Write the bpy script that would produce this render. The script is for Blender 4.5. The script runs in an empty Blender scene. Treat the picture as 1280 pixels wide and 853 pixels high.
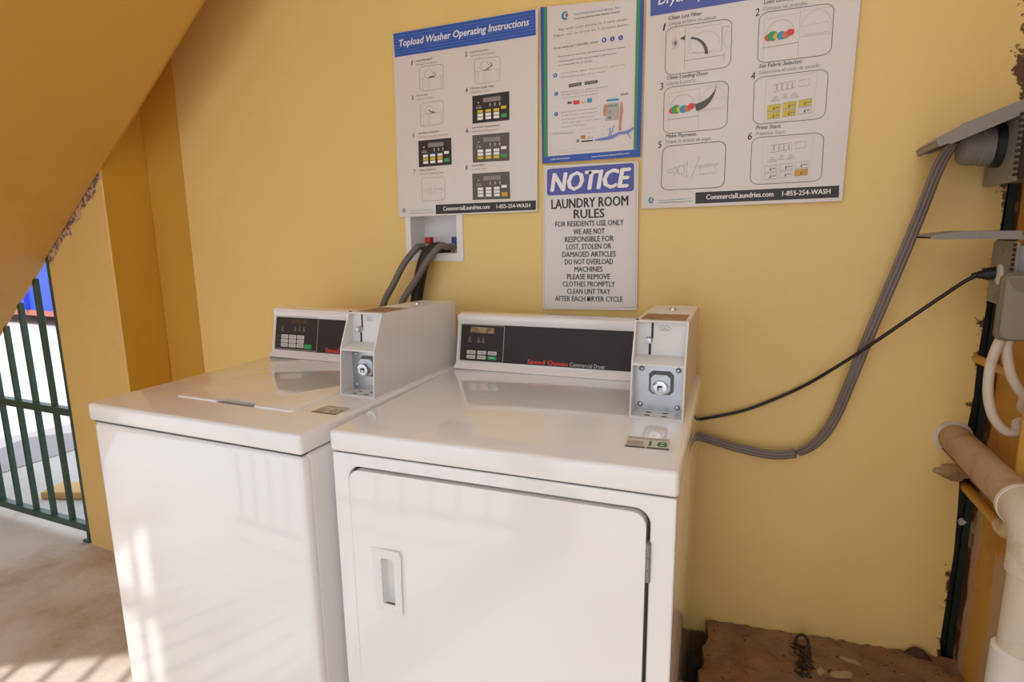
import bpy, bmesh, math, random
from mathutils import Vector, Matrix
random.seed(7)
SC = bpy.context.scene
COL = SC.collection
PI = math.pi

# ------------------------------------------------------------------ camera
cam_d = bpy.data.cameras.new('camera')
cam_d.sensor_fit = 'HORIZONTAL'; cam_d.sensor_width = 36.0
cam_d.lens = 741.73 * 36.0 / 1280.0
cam_d.clip_start = 0.02; cam_d.clip_end = 200
cam = bpy.data.objects.new('camera', cam_d); COL.objects.link(cam)
_yaw, _pitch, _roll = -0.4090, -0.18227, -0.01238
_f = Vector((math.sin(_yaw)*math.cos(_pitch), math.cos(_yaw)*math.cos(_pitch), math.sin(_pitch)))
_r = Vector((math.cos(_yaw), -math.sin(_yaw), 0.0)); _u = _r.cross(_f)
_r2 = _r*math.cos(_roll) + _u*math.sin(_roll); _u2 = -_r*math.sin(_roll) + _u*math.cos(_roll)
_m = Matrix((( _r2.x, _u2.x, -_f.x, 0.2617), (_r2.y, _u2.y, -_f.y, -1.6777), (_r2.z, _u2.z, -_f.z, 1.3020), (0, 0, 0, 1)))
cam.matrix_world = _m
SC.camera = cam

# ------------------------------------------------------------------ light
world = bpy.data.worlds.new('sky'); SC.world = world; world.use_nodes = True
_bg = world.node_tree.nodes['Background']
_bg.inputs[0].default_value = (0.85, 0.96, 1.07, 1); _bg.inputs[1].default_value = 1.35
sun_d = bpy.data.lights.new('sun', 'SUN'); sun_d.energy = 3.0; sun_d.angle = math.radians(0.8)
sun_d.color = (1.0, 0.98, 0.95)
sun = bpy.data.objects.new('sun', sun_d); COL.objects.link(sun)
sun.rotation_euler = Vector((-0.244, 0.594, -1.0)).to_track_quat('-Z', 'Y').to_euler()
sun.location = (2, -6, 9)
SC.view_settings.view_transform = 'Standard'; SC.view_settings.look = 'None'
SC.view_settings.gamma = 1.0; SC.view_settings.use_curve_mapping = False
SC.view_settings.exposure = 0.37
try:
    SC.cycles.use_denoising = True
    SC.cycles.max_bounces = 10; SC.cycles.diffuse_bounces = 6
except Exception: pass

# ------------------------------------------------------------------ helpers
def lin(h):
    h = h.lstrip('#'); out = []
    for i in (0, 2, 4):
        c = int(h[i:i+2], 16)/255.0
        out.append(c/12.92 if c <= 0.04045 else ((c+0.055)/1.055)**2.4)
    return tuple(out) + (1.0,)

_mats = {}
def mat(name, hexc, rough=0.5, metal=0.0, spots=None, spot_scale=8.0, spot_lo=0.55, spot_hi=0.7, bump=0.0, bump_scale=60.0, coat=0.0, vary=0.0, vary_scale=3.0, stretch=None):
    """procedural paint: base colour, optional blotches of a second colour, soft value change and bump"""
    if name in _mats: return _mats[name]
    m = bpy.data.materials.new(name); m.use_nodes = True
    nt = m.node_tree; N = nt.nodes; L = nt.links; b = N['Principled BSDF']
    b.inputs['Base Color'].default_value = lin(hexc)
    b.inputs['Roughness'].default_value = rough; b.inputs['Metallic'].default_value = metal
    b.inputs['Coat Weight'].default_value = coat; b.inputs['Coat Roughness'].default_value = 0.05
    tc = N.new('ShaderNodeTexCoord'); src = tc.outputs['Object']
    if stretch:
        mp = N.new('ShaderNodeMapping'); mp.inputs['Scale'].default_value = stretch
        L.new(src, mp.inputs['Vector']); src = mp.outputs['Vector']
    col = None
    def noise(scale, detail=6.0, rgh=0.6):
        n = N.new('ShaderNodeTexNoise'); n.inputs['Scale'].default_value = scale
        n.inputs['Detail'].default_value = detail; n.inputs['Roughness'].default_value = rgh
        L.new(src, n.inputs['Vector']); return n.outputs['Fac']
    if vary:
        r = N.new('ShaderNodeValToRGB'); c = lin(hexc)
        r.color_ramp.elements[0].position = 0.3; r.color_ramp.elements[1].position = 0.7
        r.color_ramp.elements[0].color = tuple(v*(1-vary) for v in c[:3]) + (1,)
        r.color_ramp.elements[1].color = tuple(min(1, v*(1+vary)) for v in c[:3]) + (1,)
        L.new(noise(vary_scale), r.inputs['Fac']); col = r.outputs['Color']
    for k, sp in enumerate(spots or []):
        r = N.new('ShaderNodeValToRGB')
        sc_, lo, hi = (spot_scale, spot_lo, spot_hi) if len(sp) == 1 else sp[1:4]
        r.color_ramp.elements[0].position = lo; r.color_ramp.elements[1].position = hi
        r.color_ramp.elements[0].color = (0, 0, 0, 1); r.color_ramp.elements[1].color = (1, 1, 1, 1)
        L.new(noise(sc_, 8.0, 0.65), r.inputs['Fac'])
        mx = N.new('ShaderNodeMix'); mx.data_type = 'RGBA'
        L.new(r.outputs['Color'], mx.inputs['Factor'])
        if col is None: mx.inputs['A'].default_value = lin(hexc)
        else: L.new(col, mx.inputs['A'])
        mx.inputs['B'].default_value = lin(sp[0]); col = mx.outputs['Result']
    if col is not None: L.new(col, b.inputs['Base Color'])
    if bump:
        bp = N.new('ShaderNodeBump'); bp.inputs['Strength'].default_value = bump; bp.inputs['Distance'].default_value = 0.01
        L.new(noise(bump_scale), bp.inputs['Height']); L.new(bp.outputs['Normal'], b.inputs['Normal'])
    _mats[name] = m
    return m

def new(name, bm, m=None, parent=None, smooth=True):
    me = bpy.data.meshes.new(name)
    bmesh.ops.recalc_face_normals(bm, faces=bm.faces[:])
    bm.to_mesh(me); bm.free()
    o = bpy.data.objects.new(name, me); COL.objects.link(o)
    for x in (m if isinstance(m, (list, tuple)) else [m]):
        if x: me.materials.append(x)
    if smooth:
        for p in me.polygons: p.use_smooth = True
        me.set_sharp_from_angle(angle=math.radians(38))
    if parent is not None: o.parent = parent
    return o

def thing(name, label, cat, loc=(0, 0, 0), rz=0.0, group=None):
    o = bpy.data.objects.new(name, None); COL.objects.link(o)
    o.location = loc; o.rotation_euler = (0, 0, rz); o.empty_display_size = 0.05
    tag(o, label, cat, group); return o
def tag(o, label, cat, group=None):
    o['label'] = label; o['category'] = cat
    if group: o['group'] = group
    return o
def struct(o):
    o['kind'] = 'structure'; return o

def box(bm, x0, x1, y0, y1, z0, z1, bev=0.0, seg=2):
    t = bmesh.new()
    bmesh.ops.create_cube(t, size=1.0)
    for v in t.verts:
        v.co = Vector((x0 + (v.co.x+.5)*(x1-x0), y0 + (v.co.y+.5)*(y1-y0), z0 + (v.co.z+.5)*(z1-z0)))
    if bev: bmesh.ops.bevel(t, geom=t.edges[:], offset=bev, segments=seg, profile=0.5, affect='EDGES')
    merge(bm, t); return bm
def merge(bm, t, M=None):
    me = bpy.data.meshes.new('tmp'); 
    if M is not None: bmesh.ops.transform(t, matrix=M, verts=t.verts[:])
    bmesh.ops.recalc_face_normals(t, faces=t.faces[:])
    t.to_mesh(me); t.free(); bm.from_mesh(me); bpy.data.meshes.remove(me)
def BM(): return bmesh.new()
def rrect(x0, x1, z0, z1, r, n=6):
    pts = []
    for cx, cz, a0 in ((x1-r, z1-r, 0), (x0+r, z1-r, 90), (x0+r, z0+r, 180), (x1-r, z0+r, 270)):
        for k in range(n+1):
            a = math.radians(a0 + 90.0*k/n); pts.append((cx + r*math.cos(a), cz + r*math.sin(a)))
    return pts
def prism(bm, pts, M, h0, h1, bev=0.0, seg=2):
    """extrude polygon pts (u,v) between heights h0,h1 in frame M (columns u,v,n)"""
    t = bmesh.new()
    a = [t.verts.new((u, v, h0)) for u, v in pts]; b = [t.verts.new((u, v, h1)) for u, v in pts]
    t.faces.new(a[::-1]); top = t.faces.new(b)
    n = len(pts)
    for i in range(n): t.faces.new((a[i], a[(i+1) % n], b[(i+1) % n], b[i]))
    if bev: bmesh.ops.bevel(t, geom=[e for e in top.edges], offset=bev, segments=seg, profile=0.5, affect='EDGES')
    merge(bm, t, M); return bm
def holed(bm, outer, inners, M, h0, h1):
    """plate with holes"""
    t = bmesh.new(); es = []
    for loop in [outer] + inners:
        vs = [t.verts.new((u, v, h0)) for u, v in loop]
        for i in range(len(vs)): es.append(t.edges.new((vs[i], vs[(i+1) % len(vs)])))
    bmesh.ops.triangle_fill(t, use_beauty=True, use_dissolve=False, edges=es)
    ext = bmesh.ops.extrude_face_region(t, geom=t.faces[:])
    for g in ext['geom']:
        if isinstance(g, bmesh.types.BMVert): g.co.z = h1
    merge(bm, t, M); return bm
def frame(o, u, v, n):
    o, u, v, n = Vector(o), Vector(u), Vector(v), Vector(n)
    return Matrix(((u.x, v.x, n.x, o.x), (u.y, v.y, n.y, o.y), (u.z, v.z, n.z, o.z), (0, 0, 0, 1)))
XZ = frame((0, 0, 0), (1, 0, 0), (0, 0, 1), (0, -1, 0))      # front facing -y : h grows towards the viewer
XY = frame((0, 0, 0), (1, 0, 0), (0, 1, 0), (0, 0, 1))
YZ = frame((0, 0, 0), (0, 1, 0), (0, 0, 1), (1, 0, 0))       # extrude along x
def smooth_path(pts, n=8):
    P = [Vector(p) for p in pts]; out = []
    for i in range(len(P)-1):
        p0 = P[max(i-1, 0)]; p1 = P[i]; p2 = P[i+1]; p3 = P[min(i+2, len(P)-1)]
        for k in range(n):
            t = k/n
            out.append(0.5*((2*p1) + (p2-p0)*t + (2*p0-5*p1+4*p2-p3)*t*t + (3*p1-p0-3*p2+p3)*t**3))
    out.append(P[-1]); return out
def sweep(bm, pts, rad, seg=14, prof=None, ref=None, caps=True):
    """tube (or custom section prof, list of (a,b)) along pts"""
    P = [Vector(p) for p in pts]; n = len(P); t = bmesh.new(); rings = []
    up = Vector(ref) if ref else None; prev = None
    for i in range(n):
        d = (P[min(i+1, n-1)] - P[max(i-1, 0)]).normalized()
        if up is not None: a = (up - d*up.dot(d)).normalized()
        elif prev is None:
            a = Vector((0, 0, 1)) if abs(d.z) < 0.9 else Vector((1, 0, 0)); a = (a - d*a.dot(d)).normalized()
        else: a = (prev - d*prev.dot(d)).normalized()
        prev = a; b = d.cross(a)
        r = rad[i] if isinstance(rad, (list, tuple)) else rad
        if prof: ring = [t.verts.new(P[i] + a*pa + b*pb) for pa, pb in prof]
        else: ring = [t.verts.new(P[i] + (a*math.cos(2*PI*k/seg) + b*math.sin(2*PI*k/seg))*r) for k in range(seg)]
        rings.append(ring)
    m = len(rings[0])
    for i in range(n-1):
        for k in range(m): t.faces.new((rings[i][k], rings[i][(k+1) % m], rings[i+1][(k+1) % m], rings[i+1][k]))
    if caps: t.faces.new(rings[0][::-1]); t.faces.new(rings[-1])
    merge(bm, t); return bm
def cyl(bm, p0, p1, r, seg=20): return sweep(bm, [p0, p1], r, seg)
def lathe(bm, o, axis, prof, seg=24):
    """prof: (radius, height) pairs along axis from o"""
    ax = Vector(axis).normalized(); a = Vector((0, 0, 1)) if abs(ax.z) < 0.9 else Vector((1, 0, 0))
    a = (a - ax*a.dot(ax)).normalized(); b = ax.cross(a); t = bmesh.new(); o = Vector(o); rings = []
    for r, h in prof:
        rings.append([t.verts.new(o + ax*h + (a*math.cos(2*PI*k/seg) + b*math.sin(2*PI*k/seg))*max(r, 1e-5)) for k in range(seg)])
    for i in range(len(rings)-1):
        for k in range(seg): t.faces.new((rings[i][k], rings[i][(k+1) % seg], rings[i+1][(k+1) % seg], rings[i+1][k]))
    t.faces.new(rings[0][::-1]); t.faces.new(rings[-1]); merge(bm, t); return bm

# -------- printing: flat ink on a surface frame (u right, v up, n outwards)
class Print:
    def __init__(s, M, parent, base=0.0):
        s.M, s.parent, s.base, s.parts, s.g = M, parent, base, {}, 0
    def _get(s, part, m):
        bm, ms = s.parts.setdefault((part, s.g), (bmesh.new(), []))
        if m not in ms: ms.append(m)
        return bm, ms.index(m)
    def poly(s, part, m, pts, layer=1):
        bm, i = s._get(part, m)
        vs = [bm.verts.new((u, v, s.base + layer*0.0003)) for u, v in pts]
        f = bm.faces.new(vs); f.material_index = i
    def rect(s, part, m, u0, v0, u1, v1, layer=1): s.poly(part, m, [(u0, v0), (u1, v0), (u1, v1), (u0, v1)], layer)
    def path(s, part, m, pts, w, closed=False, layer=1):
        bm, i = s._get(part, m); n = len(pts); P = [Vector((p[0], p[1])) for p in pts]; A = []; h = s.base + layer*0.0003
        for k in range(n):
            a = P[(k-1) % n] if (closed or k > 0) else P[k]; b = P[(k+1) % n] if (closed or k < n-1) else P[k]
            d = b-a
            d = d.normalized() if d.length > 1e-9 else Vector((1, 0))
            q = Vector((-d.y, d.x))*w*0.5; A.append((P[k]+q, P[k]-q))
        V = [(bm.verts.new((a.x, a.y, h)), bm.verts.new((b.x, b.y, h))) for a, b in A]
        for k in range(n if closed else n-1):
            a, b = V[k], V[(k+1) % n]
            f = bm.faces.new((a[0], b[0], b[1], a[1])); f.material_index = i
    def disc(s, part, m, u, v, r, layer=1, rv=None, n=24):
        s.poly(part, m, [(u + r*math.cos(2*PI*k/n), v + (rv or r)*math.sin(2*PI*k/n)) for k in range(n)], layer)
    def text(s, part, m, txt, a, b, c=None, h=None, bold=0.0, shear=0.0, layer=2):
        """baseline from a to b; c a point on the cap line, or h the cap height"""
        a = Vector(a); b = Vector(b); d = b-a; L = d.length; d.normalize(); q = Vector((-d.y, d.x))
        if h is None: h = abs((Vector(c)-a).dot(q))
        vs, fs, w = glyphs(txt, 0.0, shear)
        g0 = s.g; s.tc = getattr(s, 'tc', 0) + 1; s.g = ('line', s.tc)
        bm, i = s._get(part, m); kh = h/CAP; k = (L - bold*1.6*kh)/w
        offs = [(0, 0)] if not bold else [(-1, 0), (0, 0.5), (1, 0), (0, -0.5)]
        for n_, (ou, ov) in enumerate(offs):        # heavier strokes: the same letters printed slightly side by side
            ou *= bold*0.8*kh; ov *= bold*0.8*kh
            V = [bm.verts.new((a.x + d.x*(x*k+ou+bold*0.8*kh) + q.x*(y*kh+ov), a.y + d.y*(x*k+ou+bold*0.8*kh) + q.y*(y*kh+ov), s.base + layer*0.0003 + n_*0.00004)) for x, y in vs]
            for f in fs:
                try: g = bm.faces.new([V[j] for j in f]); g.material_index = i
                except ValueError: pass
        s.g = g0
    def done(s):
        for (part, _g), (bm, ms) in s.parts.items():
            bmesh.ops.transform(bm, matrix=s.M, verts=bm.verts[:])
            me = bpy.data.meshes.new(part)
            bm.normal_update(); n = s.M.to_3x3() @ Vector((0, 0, 1))
            for f in bm.faces:
                if f.normal.dot(n) < 0: f.normal_flip()
            bm.to_mesh(me); bm.free()
            o = bpy.data.objects.new(part, me); COL.objects.link(o)
            for m in ms: me.materials.append(m)
            if s.parent is not None: o.parent = s.parent
_gc = {}
CAP = 0.70
def glyphs(txt, bold=0.0, shear=0.0):
    key = (txt, bold, shear)
    if key in _gc: return _gc[key]
    cu = bpy.data.curves.new('t', 'FONT'); cu.body = txt; cu.shear = shear; cu.resolution_u = 2
    o = bpy.data.objects.new('t', cu); COL.objects.link(o)
    dg = bpy.context.evaluated_depsgraph_get()
    me = bpy.data.meshes.new_from_object(o.evaluated_get(dg))
    vs = [(v.co.x, v.co.y) for v in me.vertices]; x0 = min(v[0] for v in vs); x1 = max(v[0] for v in vs)
    vs = [(x-x0, y) for x, y in vs]; fs = [tuple(p.vertices) for p in me.polygons]
    bpy.data.objects.remove(o); bpy.data.curves.remove(cu); bpy.data.meshes.remove(me)
    _gc[key] = (vs, fs, x1-x0); return _gc[key]
_v, _, _ = glyphs('H'); CAP = max(y for x, y in _v)

# ------------------------------------------------------------------ materials
def wall_paint(name, hexc, stain, low=None):
    return mat(name, hexc, rough=0.42, vary=0.05, vary_scale=1.3, bump=0.10, bump_scale=22,
               spots=[(stain, 2.2, 0.60, 0.86), ('#6b4a1e', 30.0, 0.76, 0.80)])
M_WALL = wall_paint('yellow_wall_paint', '#e8c87a', '#dfb96a')
M_OCHRE = mat('deep_ochre_paint', '#c58e20', rough=0.7, vary=0.05, vary_scale=1.3, bump=0.1, bump_scale=22, spots=[('#b47e1a', 2.2, 0.6, 0.86), ('#6b4a1e', 30.0, 0.76, 0.80)])
M_PILLAR = wall_paint('ochre_pillar_paint', '#d6b068', '#c39a4e')
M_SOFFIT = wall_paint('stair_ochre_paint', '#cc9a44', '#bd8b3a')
M_SLAB = mat('pale_slab_paint', '#d9d2c6', rough=0.8)
M_WHITE = mat('white_enamel', '#e9e5e2', rough=0.2, coat=1.0, bump=0.008, bump_scale=3)
M_WHITE2 = mat('white_plastic', '#e4e0dd', rough=0.35)
M_BOXW = mat('white_box_paint', '#dcd8d4', rough=0.32)
M_GAP = mat('dark_gap', '#4a4848', rough=0.8)
M_BLACK = mat('black_panel', '#2a2321', rough=0.62, vary=0.15)
M_RUBBER = mat('black_rubber', '#1b1a1a', rough=0.5)
M_HOSE = mat('grey_hose', '#6c655e', rough=0.5, bump=0.2, bump_scale=200)
M_STEEL = mat('zinc_steel', '#c2c3c6', rough=0.38, metal=1.0, vary=0.1, vary_scale=20)
M_CHROME = mat('chrome', '#d8d8da', rough=0.12, metal=1.0)
M_BRASS = mat('brass', '#a8834a', rough=0.35, metal=0.9)
M_RED = mat('red_plastic', '#b3121f', rough=0.4)
M_BLUE = mat('blue_plastic', '#23308f', rough=0.4)
M_GREEN = mat('dark_green_paint', '#1e281b', rough=0.45, spots=[('#15201a', 9, 0.55, 0.7)])
M_GATE = mat('green_gate_paint', '#2f4a40', rough=0.4, vary=0.15, vary_scale=12)
M_GREY = mat('grey_cast_metal', '#8d8882', rough=0.5, metal=0.15, spots=[('#6f6a64', 14, 0.55, 0.75)], bump=0.15, bump_scale=80)
M_GREYP = mat('grey_cover_plastic', '#857b6c', rough=0.55)
M_DARK = mat('dark_brown_grime', '#35291f', rough=0.9)
M_CORD = mat('grey_cord', '#756a61', rough=0.5)
M_CONDUIT = mat('white_conduit', '#cfc2ae', rough=0.5, spots=[('#b5a48a', 20, 0.55, 0.75)])
M_PIPE = mat('dusty_pipe', '#b79a72', rough=0.7, spots=[('#8d6f4c', 16, 0.5, 0.75), ('#c9b394', 25, 0.6, 0.8)], bump=0.1, bump_scale=60)
M_PVC = mat('white_pvc', '#dcd3c8', rough=0.4, spots=[('#bfae96', 9, 0.6, 0.8)])
M_YPIPE = mat('yellow_pipe_paint', '#cf9c3c', rough=0.45, spots=[('#8b6426', 18, 0.6, 0.75)])
M_CREAM = mat('cream_plastic', '#d6c294', rough=0.5, spots=[('#a98e5c', 18, 0.6, 0.8)])
M_MORTAR = mat('mortar', '#a98f66', rough=0.95, bump=0.5, bump_scale=40, spots=[('#7f6a4c', 18, 0.5, 0.7)])
M_FLOOR = mat('dirty_concrete', '#cdc2b8', rough=0.75, vary=0.10, vary_scale=4, bump=0.25, bump_scale=30,
              spots=[('#96784f', 2.0, 0.46, 0.70), ('#cbc1b8', 3.2, 0.58, 0.75), ('#5a422c', 14, 0.66, 0.78), ('#d6cdc2', 26, 0.74, 0.77)])
M_GROUND = mat('pale_concrete_ground', '#bdb9b8', rough=0.9, vary=0.08, vary_scale=1.5, spots=[('#aeaaaa', 1.1, 0.5, 0.7)])
M_LEDGE = mat('rubble_ledge', '#8f6d4a', rough=0.95, bump=1.0, bump_scale=45, vary=0.3, vary_scale=9,
              spots=[('#54402f', 7, 0.52, 0.68), ('#8a6038', 5, 0.55, 0.72), ('#2f2118', 60, 0.60, 0.66), ('#b89c78', 44, 0.68, 0.72), ('#9a6434', 3, 0.55, 0.7)])
M_PAPER = mat('laminated_paper', '#ddd4cc', rough=0.3, coat=0.25, vary=0.02)
M_SIGN = mat('white_sign_plastic', '#dcd5cf', rough=0.3, coat=0.2)
I_BLUE = mat('ink_blue', '#2f55a8', rough=0.4)
I_STRIPE = mat('ink_pale_blue', '#5b7ec6', rough=0.4)
I_NAVY = mat('ink_purple_blue', '#5257a4', rough=0.4)
I_BLACK = mat('ink_black', '#2a2624', rough=0.45)
I_GREY = mat('ink_grey', '#8c857e', rough=0.5)
I_MID = mat('ink_mid_grey', '#5c5650', rough=0.5)
I_LIGHT = mat('ink_light_grey', '#b5aca4', rough=0.5)
I_WHITE = mat('ink_white', '#f0ebe6', rough=0.4)
I_YELLOW = mat('ink_yellow', '#d9bf2e', rough=0.4)
I_GOLD = mat('ink_gold', '#cfa11f', rough=0.4)
I_GREEN = mat('ink_green', '#3f9a55', rough=0.4)
I_PGREEN = mat('ink_poster_green', '#3f8f4e', rough=0.4)
I_TEAL = mat('ink_teal', '#2f93bd', rough=0.4)
I_RED = mat('ink_red', '#d8402c', rough=0.4)
I_ORANGE = mat('ink_orange', '#c97b3d', rough=0.4)
I_SKIN = mat('ink_skin', '#c98f6c', rough=0.5)
I_WASH = mat('ink_water', '#7d87c4', rough=0.4)
I_LOGO = mat('logo_red', '#e0361f', rough=0.35)
I_KEY = mat('key_grey', '#c9c4bd', rough=0.4)
I_KEYG = mat('key_green', '#1fa05a', rough=0.4)
I_LCD = mat('lcd_dark', '#463a26', rough=0.25)
I_LCDW = mat('lcd_worn', '#a98a63', rough=0.35, spots=[('#5a4630', 30, 0.5, 0.6)])
M_TAN = mat('tan_paper_label', '#ab8456', rough=0.8, spots=[('#7a5a36', 25, 0.45, 0.65), ('#d8c6a6', 40, 0.6, 0.7)])

# ------------------------------------------------------------------ structure
# floor
bm = BM(); prism(bm, [(-3.9, -2.4), (0.95, -2.4), (0.95, 0.25), (-2.34, 0.25), (-2.34, -0.15), (-3.9, -0.15)], XY, -0.12, 0.0)
struct(new('floor', bm, M_FLOOR, smooth=False))
bm = BM(); box(bm, -60, 40, -40, 60, -0.30, -0.03)
struct(new('ground', bm, M_GROUND, smooth=False))
# back wall: slab with the recess of the hose box cut through it
bm = BM()
WB0, WB1 = (-0.8308,1.2151), (-0.6191,1.3521)
holed(bm, [(-1.84, 0.0), (0.15, 0.0), (0.16, 0.1), (0.735, 0.17), (0.722, 0.25), (0.726, 0.5), (0.722, 0.62), (0.715, 0.75), (0.724, 0.9), (0.722, 1.02), (0.728, 1.2), (0.735, 1.4), (0.742, 1.56), (0.742, 2.75), (-1.84, 2.75)],
      [[(-0.822, 1.233), (-0.645, 1.233), (-0.645, 1.372), (-0.822, 1.372)]], XZ, -0.10, 0.0)
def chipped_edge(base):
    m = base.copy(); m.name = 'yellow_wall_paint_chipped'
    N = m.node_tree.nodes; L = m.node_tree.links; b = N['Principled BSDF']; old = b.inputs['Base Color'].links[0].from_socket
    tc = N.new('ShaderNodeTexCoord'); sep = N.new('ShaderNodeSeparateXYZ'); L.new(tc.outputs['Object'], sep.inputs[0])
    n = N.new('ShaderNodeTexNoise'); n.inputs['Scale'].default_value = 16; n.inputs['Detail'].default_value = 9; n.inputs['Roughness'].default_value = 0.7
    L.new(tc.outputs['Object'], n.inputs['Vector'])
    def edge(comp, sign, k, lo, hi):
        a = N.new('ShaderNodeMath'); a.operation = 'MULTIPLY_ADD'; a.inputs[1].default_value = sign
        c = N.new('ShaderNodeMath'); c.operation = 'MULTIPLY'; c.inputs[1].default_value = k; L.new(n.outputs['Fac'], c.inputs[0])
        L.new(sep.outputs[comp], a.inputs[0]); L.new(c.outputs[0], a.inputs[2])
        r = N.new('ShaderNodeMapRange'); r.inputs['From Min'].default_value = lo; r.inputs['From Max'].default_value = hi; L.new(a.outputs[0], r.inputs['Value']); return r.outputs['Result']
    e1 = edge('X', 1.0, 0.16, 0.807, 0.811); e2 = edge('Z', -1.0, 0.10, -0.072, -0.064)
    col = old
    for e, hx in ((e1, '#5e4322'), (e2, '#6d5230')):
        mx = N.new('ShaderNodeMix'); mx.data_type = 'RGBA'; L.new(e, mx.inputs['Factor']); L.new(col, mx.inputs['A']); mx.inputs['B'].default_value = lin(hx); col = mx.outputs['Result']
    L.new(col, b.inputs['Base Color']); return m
struct(new('wall_back', bm, chipped_edge(M_WALL), smooth=False))
# left return of the wall and the pillar that carries the stair
bm = BM(); prism(bm, [(-1.84, 0.0), (-1.84, 0.1), (-2.05, 0.1), (-1.975, -0.078)], XY, 0.0, 2.75)
struct(new('wall_left', bm, M_OCHRE, smooth=False))

def pillar_material():
    m = M_PILLAR.copy(); m.name = 'ochre_pillar_paint_peeling'
    N = m.node_tree.nodes; L = m.node_tree.links; b = N['Principled BSDF']
    old = b.inputs['Base Color'].links[0].from_socket
    tc = N.new('ShaderNodeTexCoord'); sep = N.new('ShaderNodeSeparateXYZ'); L.new(tc.outputs['Object'], sep.inputs[0])
    k = N.new('ShaderNodeMath'); k.operation = 'MULTIPLY_ADD'; k.inputs[1].default_value = -0.8
    L.new(sep.outputs['X'], k.inputs[0]); L.new(sep.outputs['Z'], k.inputs[2])        # z - 0.8 x : distance to the stair line
    n = N.new('ShaderNodeTexNoise'); n.inputs['Scale'].default_value = 26; n.inputs['Detail'].default_value = 8
    L.new(tc.outputs['Object'], n.inputs['Vector'])
    a = N.new('ShaderNodeMath'); a.operation = 'MULTIPLY_ADD'; a.inputs[1].default_value = 0.10; L.new(n.outputs['Fac'], a.inputs[0]); L.new(k.outputs[0], a.inputs[2])
    r = N.new('ShaderNodeMapRange'); r.inputs['From Min'].default_value = 3.105; r.inputs['From Max'].default_value = 3.115
    L.new(a.outputs[0], r.inputs['Value'])
    r2 = N.new('ShaderNodeValToRGB'); r2.color_ramp.elements[0].position = 0.47; r2.color_ramp.elements[1].position = 0.53
    r2.color_ramp.elements[0].color = lin('#b99a78'); r2.color_ramp.elements[1].color = lin('#6a5454')
    n2 = N.new('ShaderNodeTexNoise'); n2.inputs['Scale'].default_value = 60; L.new(tc.outputs['Object'], n2.inputs['Vector']); L.new(n2.outputs['Fac'], r2.inputs['Fac'])
    ry = N.new('ShaderNodeMath'); ry.operation = 'LESS_THAN'; ry.inputs[1].default_value = -0.243; L.new(sep.outputs['Y'], ry.inputs[0])
    rm = N.new('ShaderNodeMath'); rm.operation = 'MULTIPLY'; L.new(ry.outputs[0], rm.inputs[0]); L.new(r.outputs['Result'], rm.inputs[1])
    mx = N.new('ShaderNodeMix'); mx.data_type = 'RGBA'; L.new(rm.outputs[0], mx.inputs['Factor']); L.new(old, mx.inputs['A']); L.new(r2.outputs['Color'], mx.inputs['B'])
    L.new(mx.outputs['Result'], b.inputs['Base Color']); return m
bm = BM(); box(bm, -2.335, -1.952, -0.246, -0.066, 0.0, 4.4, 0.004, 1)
pil = struct(new('pillar', bm, [pillar_material(), M_OCHRE], smooth=False))
for p in pil.data.polygons:            # its right-hand side takes the deeper ochre
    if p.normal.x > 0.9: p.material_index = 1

# stair flight: underside rises to the right, steps on top
bm = BM()
def soff(x): return 1.517 + 0.80*(x + 1.972)
prof = [(-3.95, soff(-3.95)), (-0.12, soff(-0.12)), (-0.12, soff(-0.12)+0.35)]
x = -0.12
while x > -3.7:
    z = soff(x) + 0.35
    prof += [(x-0.25, z), (x-0.25, z-0.2)]; x -= 0.25
prof.append((-3.95, soff(-3.95)+0.02))
prism(bm, prof, XZ, 0.249, 2.02)
struct(new('stair_flight', bm, M_SOFFIT, smooth=False))
# blocker added on the wall side of the stair against leaking sun
bm = BM(); prism(bm, [(-3.95, soff(-3.95)+0.05), (-0.121, soff(-0.121)+0.05), (-0.121, 4.39), (-1.4, 4.2), (-3.95, soff(-3.95)+1.3)], XZ, 0.205, 0.2485)
struct(new('stair_sun_blocker', bm, M_SOFFIT, smooth=False))
# unseen slab added overhead, its outline cut to block the sun
bm = BM()
prism(bm, [(0.07, -3.6), (2.4, -3.6), (2.4, -1.35), (-0.12, -1.35), (-0.12, -2.03), (0.07, -2.03)], XY, 4.4, 4.6)
struct(new('sun_blocker_slab', bm, M_SLAB, smooth=False))
# support wall under the outer end of the stair (behind the photographer)
bm = BM(); box(bm, -0.498, -0.28, -2.22, -2.03, 0.0, 3.1)
struct(new('wall_front', bm, M_PILLAR, smooth=False))

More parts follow.
